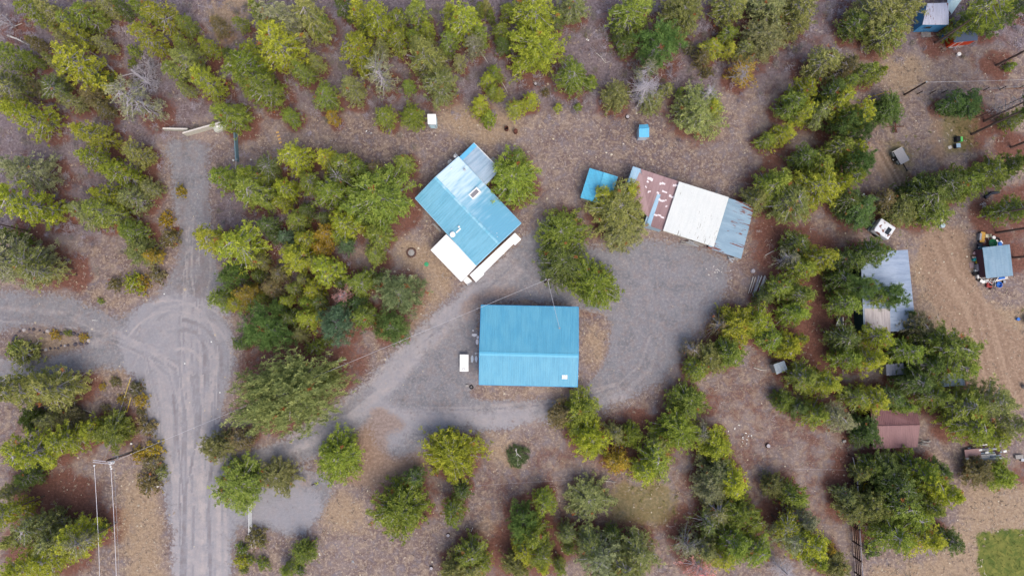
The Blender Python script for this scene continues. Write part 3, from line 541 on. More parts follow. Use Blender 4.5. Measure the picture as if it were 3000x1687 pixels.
TREES = """
A 210 40 160 12 g;A 330 70 150 11 o;A 580 95 180 9 g;A 970 25 150 11 g;A 720 5 130 9 o;A 1120 85 170 14 y;A 1290 150 130 8 g;A 1020 240 150 13 y;A 520 220 120 11 y
A 420 250 110 9 o;A 520 430 250 15 y;A 350 420 120 9 o;A 50 380 160 10 g;A 205 405 75 5 g;A 215 285 95 5 k;A 40 560 160 12 o;A 20 705 130 11 y;A 120 775 210 16 y;A 470 700 110 9 o
A 600 925 190 14 y;A 650 1105 150 12 y;A 800 1205 180 14 y;A 120 1200 260 13 e;E 110 215 250 18 y;E 730 175 180 13 y;E 700 280 190 14 g;A 870 670 250 17 e sparse;A 1280 400 190 13 o
A 1420 540 190 13 y;A 1210 480 120 10 g;A 1590 790 220 12 g;A 1450 310 130 8 y;A 1610 375 110 7 d;A 1770 375 150 13 y;A 1690 480 190 16 g;A 1810 60 150 13 g
A 930 350 75 3 g sapling;A 890 420 70 3 g shrub;A 380 590 130 5 o;A 235 610 100 4 k;A 620 650 150 6 k;A 1530 160 120 5 k;A 1690 150 80 5 g;A 1290 610 90 5 o
B 260 130 270 15 e;B 480 70 240 14 o;B 300 350 290 16 y;B 50 480 210 17 g;B 150 590 210 14 g;B 350 810 130 6 g;B 840 60 170 12 y;B 730 30 110 9 d;B 985 120 190 15 y
B 1120 120 130 9 g;B 1250 60 180 13 g;B 1330 195 110 8 y;B 1115 270 140 9 y;B 1235 250 110 8 g;B 820 330 220 14 y;B 990 500 210 13 e sparse;B 780 600 170 11 o;B 600 670 170 8 g
B 1310 350 270 15 o;B 1410 580 230 10 o;B 1480 280 130 9 g;B 1660 300 110 10 e;B 1490 80 130 11 y;B 1600 120 220 13 y;B 1700 240 130 8 g;B 1785 100 60 4 g sapling
B 1855 215 120 7 g;B 1700 50 70 5 g;B 1800 500 120 8 g;B 1765 560 100 6 y;B 1198 600 100 6 g;B 1025 810 140 8 g;B 1218 812 165 6 g;B 650 820 80 5 a;B 1700 735 140 7 y;B 1765 825 110 3 g
B 1160 1150 155 5 g;B 380 1100 200 11 y;B 600 1110 150 11 y;B 740 1150 170 11 g;B 840 1180 130 9 g;B 210 1200 120 7 o;B 950 1190 110 6 k
E 1540 30 170 12 g;E 1760 40 210 13 g;F 90 130 250 13 g;F 310 110 150 11 y;F 290 215 110 8 y;F 490 80 160 10 g;F 640 150 210 12 g;F 990 200 460 13 g round;F 740 375 210 10 y
F 985 455 170 7 g;F 400 335 175 8 g;F 460 270 110 8 d;F 600 445 140 7 a;F 455 485 130 9 y;F 390 605 240 11 y;F 325 470 110 6 v;F 570 555 115 6 a;F 758 528 115 4 v round;F 960 595 130 4 g
E 1480 480 200 13 y;E 1680 530 270 14 y;F 190 375 120 9 d;F 610 705 210 10 y;F 845 790 180 8 g;F 735 895 150 5 r sparse;F 1125 870 330 10 p ponderosa;F 985 775 130 6 d;F 1075 1105 255 8 b ponderosa
F 515 845 135 7 y;F 470 925 120 6 g;F 325 920 85 5 y;F 50 865 140 9 a;F 205 825 140 7 k;E 1640 745 180 9 b;E 1540 905 150 9 g;E 1665 945 115 8 y
F 175 1120 350 11 b ponderosa;F 265 970 135 8 b ponderosa;F 340 1040 120 7 d;F 465 1045 170 9 y;F 680 1080 270 11 v ponderosa;F 870 1020 180 9 g;F 830 935 110 6 b;E 1690 1220 95 5 b;F 530 1250 130 2 g shrub
Z 850 1150 800 16 p giant;Z 955 1105 150 6 g ponderosa;I 1510 545 200 8 o;I 1700 490 150 7 k;I 1700 800 330 7 g;J 270 750 220 6 o;J 710 610 300 8 g;J 1510 590 340 9 y;J 1150 955 350 10 g;J 1510 1010 150 10 g
J 1575 860 120 7 d;J 450 1290 150 4 g;J 335 1420 110 4 g;J 405 1430 80 3 d shrub;J 1640 1310 190 8 g;J 1520 1430 200 8 o;J 1650 1420 180 9 o;J 1240 760 130 7 d
I 60 140 270 15 o;I 330 120 270 13 o;I 190 350 150 6 d;I 320 350 130 7 o;I 470 340 150 6 k;I 170 580 260 14 y;I 430 500 210 11 y;I 620 420 160 8 y;I 760 430 220 8 g;I 170 760 160 7 d;I 40 860 110 7 o
I 50 1010 160 10 y;I 90 1200 190 12 o;I 260 1120 210 11 o;I 360 1220 200 12 o;I 500 1200 230 12 y;I 140 1410 260 15 y;I 330 1340 220 13 y;I 660 1150 100 5 g;E 100 640 330 16 e;E 30 470 140 10 g;E 200 700 220 13 o
E 970 565 190 6 o;E 1070 600 100 4 a;E 930 790 150 3 y shrub;E 990 800 110 2 a shrub;E 1080 735 115 3 k shrub;E 795 800 95 2 k shrub;E 698 920 45 1 g shrub;E 1165 345 105 2 a shrub;E 1200 480 130 2 k shrub;E 150 1290 200 3 o shrub;E 50 1260 110 3 g shrub
E 470 1150 50 1 g shrub;E 585 1180 60 1 a shrub;E 380 1160 70 1 a shrub;I 945 130 110 2 k shrub;I 980 210 100 2 a shrub;I 970 290 60 2 k shrub;I 1020 400 140 2 k shrub;I 715 110 50 1 a shrub;I 805 75 70 1 k shrub;I 740 260 60 1 k shrub;I 850 200 60 1 a shrub
I 965 600 100 2 a shrub;I 1070 560 120 2 a shrub;I 1070 650 130 2 k shrub;I 1120 715 90 2 o shrub;I 1040 800 150 2 k shrub;I 1700 1270 90 2 g shrub;I 1690 1360 90 2 y shrub;I 1770 1340 60 1 g shrub;I 1845 1370 90 2 g shrub;I 1800 1190 130 2 k shrub;I 1840 1220 70 1 o shrub
C 400 90 290 14 y;C 560 115 130 7 d;C 405 345 330 13 y;C 670 520 215 9 g;C 805 560 95 4 g;C 680 30 190 8 o;C 1080 110 290 13 g;C 1060 290 140 6 d;C 1300 290 340 10 b ponderosa;C 1460 65 280 11 o;C 1800 25 210 9 o
C 1770 240 140 6 g;C 1660 335 140 6 y;C 1790 335 120 6 y;C 1200 490 150 11 e sparse;C 1190 600 230 9 x dead;C 1230 700 160 6 o;C 1640 660 150 9 x dead;C 1560 780 330 8 o;C 1670 750 150 8 y;C 985 665 190 5 o;C 1350 620 95 3 o;C 1440 640 55 3 g
C 370 695 120 5 y;C 270 760 120 4 y;C 570 752 55 2 y sapling;C 712 750 55 2 g sapling;C 1890 490 180 8 a sparse;C 250 1260 320 8 g;C 285 1110 110 5 g;C 1600 400 110 4 k;G 995 270 345 9 o;G 900 180 160 7 y;G 1080 150 150 7 y;G 1040 420 260 6 o
G 590 440 305 8 g;G 600 650 300 7 d;G 820 800 315 8 g
D 130 40 290 11 e;D 360 30 240 11 o;D 110 250 270 10 e;D 330 150 200 9 o;D 880 80 320 14 o;D 1090 60 270 13 o;D 1000 200 240 10 o;D 760 160 160 8 d;D 540 420 210 11 o;D 700 455 160 11 k;D 835 480 140 11 g;D 920 500 110 9 g
D 400 620 150 12 y;D 330 720 200 9 g;D 390 790 150 9 y;D 600 640 160 12 d;D 650 700 190 12 y;D 680 590 130 11 g;D 780 790 180 14 y;D 720 860 200 12 b;D 780 930 150 11 b;D 500 780 170 9 o;D 250 930 160 8 y;D 130 980 130 6 g;D 650 1040 190 11 g;D 760 1060 130 11 y;D 530 1150 200 9 g
D 780 1160 190 12 b;D 400 1110 170 8 d;D 200 1300 260 11 g;D 300 1420 270 11 o;D 500 1320 260 13 y;D 650 1290 180 12 y;D 720 1250 130 12 g;D 60 1400 180 8 o;H 790 270 230 7 b;H 700 220 150 7 d;D 990 755 210 4 b;D 1440 720 120 5 b;D 1560 720 200 6 b;D 1850 460 65 2 g
D 1660 1240 240 16 g;D 1530 1290 240 15 g;D 1380 1300 230 14 d;D 1210 1330 180 11 d;H 1280 180 270 12 d;H 1080 260 220 8 o;H 960 210 150 7 k;H 1320 300 190 8 g;D 1880 1150 200 12 d;D 1780 1210 160 9 d;D 1900 830 130 7 g;H 1860 270 180 10 g;D 1760 30 200 18 g;D 1640 120 130 12 g;D 1480 190 100 8 g;D 1900 60 180 14 d
H 340 510 170 7 d;H 510 620 190 11 y;H 400 690 200 10 g;H 290 620 150 9 e sparse;H 380 870 190 11 g;H 230 830 160 8 g;H 330 1000 200 9 g;H 110 900 140 6 d;H 60 1060 190 9 y;H 290 1240 200 10 y;H 150 1190 170 8 g;H 370 1190 80 6 y
H 890 580 190 11 d;H 740 620 200 10 d;H 660 760 170 8 d;H 780 830 200 11 b;H 690 940 180 9 g;H 1010 880 190 10 b;H 900 890 120 9 g;H 690 1190 200 9 d;H 930 1180 160 11 y;H 880 1330 210 12 y;H 720 1330 210 9 g;H 1130 1280 190 11 g;H 1130 1010 80 6 d;H 1470 1260 280 15 g;H 1300 1200 230 12 d;H 1290 1390 220 11 d;H 1480 1390 220 13 g;H 1210 1100 180 9 k
L 540 90 220 11 y;L 400 40 200 10 g;L 900 210 200 10 y;L 760 190 150 8 g;L 1100 250 150 8 g;L 1010 190 150 8 d;L 1340 190 190 12 g;L 1190 90 200 10 d;L 630 340 190 10 e;L 500 320 190 9 g;L 245 215 140 4 g;L 350 265 130 5 d;L 852 425 195 7 b;L 790 480 110 6 d;L 1540 250 250 13 g;L 1750 220 250 15 o;L 1850 380 230 15 o;L 1600 400 230 12 g;L 1740 460 170 11 y
G 1860 1090 240 8 y;G 1730 1090 170 6 k sparse;G 1800 1290 230 10 g;G 1650 1330 200 8 o;G 1530 1260 130 6 k sparse;K 1560 -10 160 7 g
L 1800 750 190 6 g;L 1640 720 180 4 k;L 1000 720 240 9 d;L 870 680 150 7 d;L 1230 735 240 12 g;L 1400 880 220 15 y;L 1290 790 200 13 y;L 1060 830 230 11 d;L 800 730 130 6 o;L 900 980 250 10 o;L 760 1000 200 8 o;L 1080 960 250 12 g;L 1280 960 200 13 g;L 1250 1180 260 14 y;L 1040 1170 250 12 g;L 1150 1050 240 12 g;L 1430 1210 150 8 d;L 1350 710 150 8 d;L 700 900 140 7 o
L 330 900 190 9 g;L 180 820 150 6 o;L 430 1230 230 13 y;L 300 1180 200 10 e;L 400 1080 180 10 e;L 480 1350 160 12 g;L 60 1280 190 9 g;L 870 1280 100 2 d shrub;L 620 1400 180 7 o;L 560 1260 90 4 a;L 30 1080 150 7 g;L 240 1420 170 7 x dead
K 800 490 250 10 y;K 740 300 260 7 g;K 590 320 170 6 k;K 1090 460 150 6 g;K 980 440 130 5 o;K 1000 650 180 8 a;K 1270 630 220 9 g;K 1190 720 170 9 y;K 1280 520 130 6 o;K 790 910 270 6 o;K 1500 220 230 8 g;K 1430 430 270 9 g;K 1700 530 220 8 y;K 1590 450 140 6 e sparse
K 1820 800 240 10 y;K 1700 730 220 8 e;K 1660 840 200 8 e;K 330 1080 230 9 b;K 400 1170 220 11 g;K 330 1270 160 9 y;K 470 930 160 7 g;K 450 1300 170 10 g;K 460 1400 120 9 y;K 640 1160 130 7 o;K 645 1260 90 7 g;K 280 1390 180 7 o;K 580 1390 100 5 g;K 30 1370 120 7 g
K 860 1330 270 11 e;K 1050 1400 250 11 o;K 1150 1280 250 11 o;K 800 1230 180 9 o;K 960 1160 110 4 d;K 1500 1250 190 8 e sparse;K 1620 1290 190 9 o;K 1590 1420 200 9 r sparse;K 1720 1010 230 8 o sparse;K 1860 1020 230 9 g;K 1820 1250 250 11 g;K 1740 1330 160 9 y;K 1650 1090 200 7 d sparse
J 0 1440 60 3 g shrub;A 470 130 120 9 g;A 650 60 120 7 o;A 840 40 110 7 d;A 720 300 100 5 o;A 1290 300 110 9 g;A 700 560 110 7 d;A 700 760 120 7 k;A 900 560 80 3 k shrub;A 1050 1330 120 6 o;A 940 1080 160 9 o;A 900 1390 170 10 o;A 1240 1340 80 3 a shrub;E 900 420 170 9 g;E 590 300 190 12 o
B 420 480 150 10 g;B 530 420 120 7 o;B 900 160 110 7 d;B 560 170 150 8 g;B 1000 330 110 7 o;B 900 450 90 6 d;B 1560 430 90 5 o;B 1840 660 80 4 y;B 1800 640 90 4 g;C 60 30 90 5 o;C 210 60 110 6 g;C 180 300 110 5 d;C 480 640 60 2 k shrub;C 1000 200 100 5 d;C 1520 300 100 4 k shrub;C 1640 480 90 3 k shrub;C 1900 340 110 5 o
F 240 460 90 6 d;F 580 330 80 5 d;F 700 470 90 6 g;F 880 300 150 9 d;F 520 640 100 6 o;F 720 800 80 5 d;F 440 760 90 5 o;F 120 740 100 6 d;F 130 630 110 8 o;F 270 730 110 5 k;F 380 830 90 5 g;F 560 930 90 5 d;F 150 900 90 6 g;F 730 950 120 7 b;F 420 1160 100 4 o;F 600 1210 90 3 g shrub
"""
BASED = """
H 1640 322 20 g;H 1735 440 21 g;H 1855 615 21 d;D 1735 465 22 g;D 1600 832 19 x;D 1650 860 20 g;D 1560 952 21 d;D 1840 1045 21 g;D 1305 305 17 g;I 815 1078 10 o;I 315 882 11 y;I 455 1015 9 o;E 520 695 12 o;E 545 738 11 o;E 212 430 13 o;A 325 735 11 o;A 125 205 8 x;D 1930 80 20 g;A 590 740 8 d;B 290 1240 6 d;B 760 1300 6 d;K 880 1350 6 d;L 145 1015 7 y
"""
PLANTS = []   # (root, noun key, ground px)
LEAN = {}
litter_pts = []
def place(kind, base, h, r, code, meshes, noun, cat, crown_name='crown'):
    cr, tk = meshes
    uh, ur = UNIT[kind]
    o = thing({'shrub': 'shrub', 'sapling': 'sapling', 'dead': 'dead_tree', 'ponderosa': 'ponderosa_pine', 'giant': 'ponderosa_pine', 'round': 'broad_pine', 'tall': 'tall_pine'}.get(kind, 'pine_tree'), None, cat, base)
    j = rnd.uniform(.93, 1.07)
    o.scale = (r/ur*j, r/ur/j, h/uh) if kind != 'giant' else (1.06, .64, .9); o.rotation_euler = (0, 0, .32) if kind == 'giant' else (rnd.uniform(-.03, .03), rnd.uniform(-.03, .03), rnd.uniform(0, 6.28))
    t = mesh_obj('stem' if kind == 'shrub' else 'trunk', tk, o); c = mesh_obj('branches' if kind == 'dead' else ('foliage' if kind == 'shrub' else 'crown'), cr, o)
    b = lin(COL[code]); q = rnd.uniform(.86, 1.16); w = rnd.uniform(.93, 1.07)
    c.color = (b[0]*q*w, b[1]*q, b[2]*q*rnd.uniform(.85, 1.15), 1)
    if kind == 'sparse': c.color = (b[0]*q*1.05, b[1]*q, b[2]*q*1.1, 1)
    PLANTS.append((o, noun, code, kind, h, r)); return o
def plant_all():
    k = 0
    for item in TREES.replace('\n', ';').split(';'):
        p = item.split()
        if not p: continue
        t, x, y, w, h, code = p[0], float(p[1]), float(p[2]), float(p[3]), float(p[4]), p[5]
        kind = p[6] if len(p) > 6 else None
        h = h*.72 if h > 5 else h; px, py = tp(t, x, y); base = P(px, py, h*(.5 if kind in ('round', 'giant') or (kind is None and w > 280) else .74)); base.z = 0
        r = w/2.415/2*(H-h*.6)/F*(1.05 if h > 3.6 and kind is None else .98)
        if kind is None:
            kind = 'ponderosa' if code in 'pb' and h > 6 else 'sapling' if h <= 3.5 and r < 1.3 else 'round' if r/h > .36 else 'pine'
        if kind in ('shrub',): h = max(.5, min(h*.75, r*1.3))
        if kind == 'round': h = max(3, h*.88)
        if kind not in ('shrub', 'sapling', 'dead') and h > 4: litter_pts.append((base.x, base.y, r))
        v = V[kind]; m = v[k % len(v)]; k += 1 if rnd.random() < .5 else 2
        noun = {'shrub': 'shrub', 'sapling': 'sapling', 'dead': 'dead tree', 'round': 'broad pine', 'ponderosa': 'ponderosa pine', 'giant': 'giant ponderosa pine'}.get(kind, 'pine')
        place(kind, base, h, r, code, m, noun, {'shrub': 'shrub', 'sapling': 'sapling', 'dead': 'dead tree'}.get(kind, 'pine tree'))
    for item in BASED.replace('\n', ';').split(';'):
        p = item.split()
        if not p: continue
        px, py = tp(p[0], float(p[1]), float(p[2])); base = P(px, py, 0); h = float(p[3]); code = p[4]
        kind = 'dead' if code == 'x' else 'tall'
        litter_pts.append((base.x, base.y, 2.))
        place(kind, base, h, 1.1 if code == 'x' else 1.7 if h < 14 else 2.5, code, V[kind][k % 3], 'dead tree' if code == 'x' else 'tall bare-trunked pine', 'dead tree' if code == 'x' else 'pine tree'); k += 1
# ------------------------------------------------------------------ buildings
def inset(poly, d):
    c = sum((Vector(p[:2]) for p in poly), Vector((0, 0)))/len(poly); out = []; n = len(poly)
    for i in range(n):
        a, b, e = (Vector(poly[(i+k) % n][:2]) for k in (-1, 0, 1))
        u, w = (b-a).normalized(), (e-b).normalized(); n1, n2 = Vector((-u.y, u.x)), Vector((-w.y, w.x))
        if n1.dot(c-b) < 0: n1 = -n1
        if n2.dot(c-b) < 0: n2 = -n2
        s = (n1+n2); s = s/max(.3, s.dot(n1)) if s.length > 1e-6 else n1
        out.append(b+s*d)
    return out
def wall_below(poly3, d=.3, drop=.12):
    """wall prism that follows the underside of a roof outline (list of 3D points)"""
    mb = MB(); base = inset(poly3, d); n = len(poly3)
    vs = [(b.x, b.y, 0) for b in base]+[(base[i].x, base[i].y, poly3[i].z-drop) for i in range(n)]
    mb.add(vs, [tuple(range(n-1, -1, -1)), tuple(range(n, 2*n))]+[(i, (i+1) % n, n+(i+1) % n, n+i) for i in range(n)]); return mb
def opening(parent, a, b, u, w, h, z, name, mat, label=None, frame=None, out=.03):
    """door or window set proud on the wall line a->b (outside is to the right of a->b)"""
    a, b = Vector((a[0], a[1], 0)), Vector((b[0], b[1], 0)); d = (b-a).normalized(); nrm = Vector((d.y, -d.x, 0)); c = a.lerp(b, u)+nrm*out; rz = math.atan2(d.y, d.x)
    m = MB(); 
    if frame:
        for s in (-1, 1): m.box(c+d*s*(w/2+.04)+Vector((0, 0, z+h/2)), (.08, .07, h+.16), rz)
        for s in (0, 1): m.box(c+Vector((0, 0, z+s*h+(.04 if s else -.04))), (w, .07, .08), rz)
        f = m.build('window_frame' if 'window' in name else 'door_frame', frame, parent)
    m = MB(); m.box(c+Vector((0, 0, z+h/2)), (w, .05, h), rz); o = m.build(name, mat, parent)
    if 'door' in name:
        k = MB(); k.box(c+d*(w*.38)+nrm*.04+Vector((0, 0, z+1.0 if h > 1.5 else z+h/2)), (.12, .05, .05), rz); k.build('handle', GALV, o)
    return o
GALV = paint('galvanised', (150,154,160), .4, .12, 6, .3)
WHITE = paint('white_paint', (226,226,222), .5, .04, 2); OFFW = paint('off_white_wall', (196,198,196), .7, .08, 1.5, dirt=(130,116,100), dirt_amt=.35)
GLASS = paint('dark_glass', (40,48,56), .12, .05, 2); BLACK = paint('black_rubber', (26,26,30), .7, .15, 8); CREAM = paint('cream_wall', (184,176,160), .8, .08, 1.5)
RUST = paint('rust', (92,56,46), .85, .3, 6, dirt=(50,34,30), dirt_amt=.6); CONC = paint('concrete', (150,146,142), .9, .12, 5, dirt=(96,90,86), dirt_amt=.4)
BLUEW = paint('blue_wall', (62,124,170), .6, .1, 2, dirt=(150,150,150), dirt_amt=.25); ORANGE = paint('red_orange_wall', (176,58,24), .7, .1, 3); TEAL = paint('dark_teal_wall', (38,64,66), .7, .12, 2)
GREYW = paint('weathered_planks', (140,136,132), .9, .2, 5, dirt=(90,84,80), dirt_amt=.5); BROWNP = paint('brown_planks', (112,84,68), .9, .2, 5); YEL = paint('yellow_plastic', (214,186,40), .5, .08, 4)
BLUEP = paint('blue_plastic', (30,104,190), .45, .08, 4); GREENP = paint('green_plastic', (24,104,64), .5, .08, 4); LIME = paint('lime_plastic', (96,190,96), .5, .08, 4); TEALP = paint('teal_plastic', (40,150,150), .45, .08, 4)
REDP = paint('red_plastic', (196,44,48), .5, .1, 4); OCHRE = paint('ochre_cushion', (188,146,72), .8, .12, 5); BEIGE = paint('beige_plastic', (206,202,176), .6, .08, 4); PINK = paint('dusty_pink_plastic', (198,164,164), .6, .1, 5); NAVY = paint('dark_navy_plastic', (40,44,58), .5, .12, 5)

def shop():
    ez, rz_ = 3.6, 4.7
    TL, TR = P(1409.5, 893.5, ez), P(1694.5, 899, ez); BL, BR = P(1403.5, 1126, ez+.2), P(1691.5, 1132.5, ez+.2); RL, RR = P(1404.5, 1035, rz_), P(1694.5, 1042, rz_)
    c = (TL+BR)/2; o = thing('metal_workshop', 'large rectangular workshop with bright blue ribbed metal roof on the gravel yard', 'workshop', (c.x, c.y, 0))
    poly = [BL, BR, RR, TR, TL, RL]; wb = wall_below(poly, .35, .15); wb.build('wall', OFFW, o)
    ang = math.atan2((TR-TL).y, (TR-TL).x)
    m = roofmat('shop_roof_blue', (82,152,180), ang, .07, (106,168,188), .4, fscale=.2)
    mb = MB(); mb.slab(TL, TR, RR, RL, .07, 44, .05, .035); mb.slab(BL, BR, RR, RL, .07, 44, .05, .035); rf = mb.build('roof', m, o)
    rc = MB(); d = (RR-RL).normalized(); up = Vector((0, 0, .06))
    for side, e in ((1, (TL-RL).normalized()), (-1, (BL-RL).normalized())):
        a, b = RL+up, RR+up; rc.add([a, b, b+e*.28-Vector((0, 0, .005)), a+e*.28-Vector((0, 0, .005))], [(0,1,2,3) if side > 0 else (3,2,1,0)])
        rc.add([p-Vector((0,0,.02)) for p in (a, b, b+e*.28, a+e*.28)], [(0,1,2,3)])
    rc.build('ridge_cap', roofmat('shop_ridge', (92,168,196), ang, .05), rf)
    tr = MB()
    for a, b in ((BL, TL), (TR, BR)):
        pass
    for a, b in ((TL, TR), (BR, BL), (TL, RL), (RL, BL), (BR, RR), (RR, TR)):
        tr.path([a-Vector((0,0,.05)), b-Vector((0,0,.05))], .06, 4)
    tr.build('edge_trim', paint('blue_trim', (60,150,200), .5, .06, 3), rf)
    # skylight panel and power mast with its flashing
    f = lambda px, py: P(px, py, ez+.25+.0)
    s = MB(); q = P(1654, 1099.5, 3.97); s.box(q+Vector((0, 0, .12)), (.78, .98, .12), ang, 0, -math.atan2(RL.z-BL.z, (RL-BL).length)*1, 0, .02); s.build('skylight', WHITE, rf)
    p0 = P(1637.5, 962, 4.0); m2 = MB(); m2.lathe(p0-Vector((0,0,.1)), [(.2, 0), (.2, .14), (.05, .2), (.04, 1.3), (.09, 1.32), (.09, 1.42), (.02, 1.48)], 10); m2.box(p0+Vector((0, .1, 1.2)), (.26, .1, .1)); m2.build('power_mast', GALV, rf)
    W = inset([BL, BR, TR, TL], .35)
    opening(o, W[3], W[0], .55, 1.0, 2.1, 0, 'door', WHITE, frame=BROWNP); opening(o, W[3], W[0], .25, 1.2, .9, 1.2, 'window', GLASS, frame=WHITE)
    opening(o, W[0], W[1], .25, 3.2, 2.7, .02, 'garage_door', WHITE, frame=GREYW); opening(o, W[0], W[1], .62, 3.2, 2.7, .02, 'garage_door', WHITE, frame=GREYW)
    opening(o, W[2], W[3], .5, 1.4, 1.0, 1.2, 'window', GLASS, frame=WHITE)
    # pipe bracket lamp on the west gable
    l = MB(); g = P(1394, 1034.5, 3.4); l.lathe(g, [(.04, -.1), (.13, -.06), (.15, .03), (.05, .1)], 12); l.tube(g, P(1405, 1035, 3.4), .03); l.build('gable_lamp', GALV, o)
    return o, p0+Vector((0, 0, 1.35))
def house():
    def q(x, y, z): return P(1180+x*.30376, 400+y*.30376, z)      # close survey of the house
    ez, rz_ = 2.8, 4.2
    RW, RE = q(310, 395, rz_), q(925, 1035, rz_); WW, WS = q(118, 612, ez), q(708, 1243, ez); NN, EE = q(537, 193, ez+.1), q(1141, 836, ez+.1)
    WW = q(118, 595, ez)
    c = (RW+RE)/2; o = thing('house', 'diagonal blue roofed house with skylight, pale streaks and white porch covers', 'house', (c.x, c.y, 0))
    wall_below([WW, WS, RE, EE, NN, RW], .35, .14).build('wall', OFFW, o)
    ang = math.atan2((RE-RW).y, (RE-RW).x)
    m1 = roofmat('house_roof_blue', (106,164,186), ang, .1, (132,184,202), .4, rough=.4); m2 = roofmat('house_roof_sheen_streaks', (70,158,194), ang, .12, (150,206,222), .9, rough=.4)
    # upper slope: sky sheen painted into its colour, strongest at the north west end
    n, l = m2.node_tree.nodes, m2.node_tree.links
    a = MB(); a.slab(WW, WS, RE, RW, .07, 36, .05, .035); ra = a.build('roof', m1, o)
    t = NT('house_roof_sky_sheen'); v = t.coord('Object', rot=(0, 0, -ang)); mp = t.n.new('ShaderNodeMapping'); t.l.new(v, mp.inputs[0]); mp.inputs['Scale'].default_value = (1.6, .07, 1)
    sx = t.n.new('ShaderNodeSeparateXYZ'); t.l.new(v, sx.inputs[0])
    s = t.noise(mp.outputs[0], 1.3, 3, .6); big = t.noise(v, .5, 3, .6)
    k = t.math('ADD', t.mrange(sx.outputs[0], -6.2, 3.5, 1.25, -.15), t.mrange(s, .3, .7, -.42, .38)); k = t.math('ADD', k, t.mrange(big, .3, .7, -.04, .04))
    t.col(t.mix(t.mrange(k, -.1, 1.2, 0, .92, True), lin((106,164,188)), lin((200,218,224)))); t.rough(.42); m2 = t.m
    b = MB(); b.slab(NN, EE, RE, RW, .07, 36, .05, .035); rb = b.build('roof', m2, o); tag(rb, 'north east roof slope with painted-in sky sheen and pale streaks')
    rc = MB(); up = Vector((0, 0, .07)); e1, e2 = (WW-RW).normalized()*.2, (NN-RW).normalized()*.2
    rc.add([RW+up, RE+up, RE+up+e1*.95, RW+up+e1*.95], [(3,2,1,0)]); rc.add([RW+up, RE+up, RE+up+e2*.95, RW+up+e2*.95], [(0,1,2,3)]); rc.build('ridge_cap', roofmat('house_ridge', (112,178,200), ang, .1, (176,206,216), .7), o)
    tr = MB()
    for p, r in ((WW, RW), (RW, NN), (NN, EE), (WS, RE), (RE, EE), (WW, WS)): tr.path([p-Vector((0,0,.05)), r-Vector((0,0,.05))], .055, 4)
    tr.build('edge_trim', paint('pale_blue_trim', (150,196,220), .5, .06, 3), o)
    # skylight
    k = MB(); c1 = q(693, 552, 3.55); n_ = 0
    k.box(c1+Vector((0, 0, .08)), (1.0, 1.75, .12), ang, 0, 0, 0, .03); sl = k.build('skylight', WHITE, o)
    k = MB(); k.box(c1+Vector((0, 0, .17)), (.56, 1.25, .08), ang, 0, 0, 0, .03); k.build('pane', paint('skylight_glass', (128,126,128), .15, .2, 2), sl)
    # flues and vents
    def vent(x, y, z, r, hh, base, mat=GALV):
        p = q(x, y, z); v_ = MB(); v_.lathe(p, [(base, -.15), (base, .07), (base*.5, .12), (r, .14), (r, hh), (r*1.5, hh+.02), (r*1.5, hh+.09), (.02, hh+.16)], 12); return v_.build('roof_vent', mat, o)
    vent(480, 945, 3.15, .13, 1.1, .4, WHITE); vent(541, 870, 3.45, .05, .3, .16, WHITE); vent(912, 972, 3.6, .07, .3, .3, WHITE); vent(908, 935, 3.75, .04, .2, .16, WHITE); vent(472, 315, 3.3, .07, .3, .27, WHITE); vent(597, 322, 3.15, .1, .3, .16)
    bx = MB(); bx.box(q(537, 908, 3.4)+Vector((0, 0, .05)), (.2, .85, .06), ang+.02); bx.build('roof_patch', WHITE, o)
    # annex
    AN, AE, AS, AW = q(686, 62, 2.5), q(942, 322, 2.5), q(797, 468, 2.62), q(537, 207, 2.62)
    wall_below([AN, AE, AS, AW][::-1], .25, .1).build('annex_wall', OFFW, o)
    an = MB(); an.slab(AN, AE, AS, AW, .06, 18, .05, .03); ar = an.build('annex_roof', roofmat('annex_roof_grey', (142,166,184), ang, .12, (178,190,200), .5, rust=(90,70,66), rust_thr=.78), o)
    st = MB(); st.slab(AN+Vector((0,0,.04)), AN.lerp(AE, .12)+Vector((0,0,.04)), AW.lerp(AS, .12)+Vector((0,0,.04)), AW+Vector((0,0,.04)), .03); st.build('roof_strip', paint('strip_blue', (96,170,208), .5, .08, 2), ar)
    tr = MB(); tr.path([AN, AE], .06, 4); tr.path([AW+Vector((0,0,.1)), AS+Vector((0,0,.1))], .09, 4); tr.build('edge_trim', WHITE, ar)
    # porch covers
    pw = [q(420, 942, 2.45), q(716, 1243, 2.45), q(563, 1400, 2.3), q(268, 1094, 2.3)]
    p = MB(); p.slab(*pw, .1); p.build('patio_cover', WHITE, o)
    for u in (pw[2], pw[3]):
        b = MB(); w = u.lerp((pw[0]+pw[1])/2, .05); b.box((w.x, w.y, 1.08), (.12, .12, 2.16), ang); b.build('post', WHITE, o)
    A, B_, C_, D_ = q(1082, 928, 2.4), q(1143, 992, 2.35), q(706, 1404, 2.35), q(645, 1335, 2.4)
    p = MB(); N1 = A.lerp(D_, .13); N2 = B_.lerp(C_, .14)
    p.slab(A, B_, N2+(N2-N1)*0, N1, .1); E1 = N1; E2 = N2.lerp(N1, .22); F1, F2 = A.lerp(D_, .76), (B_.lerp(C_, .82)).lerp(A.lerp(D_, .82), .12)
    p.slab(E1, E2, F2, F1, .1); p.slab(F1, B_.lerp(C_, .82), C_, D_, .1); p.build('walkway_cover', WHITE, o)
    for s in (.05, .35, .65, .95):
        b = MB(); w = (B_.lerp(C_, s)).lerp(A.lerp(D_, s), .3); b.box((w.x, w.y, 1.1), (.11, .11, 2.2), ang); b.build('post', WHITE, o)
    W = inset([WW, WS, EE, NN], .35)
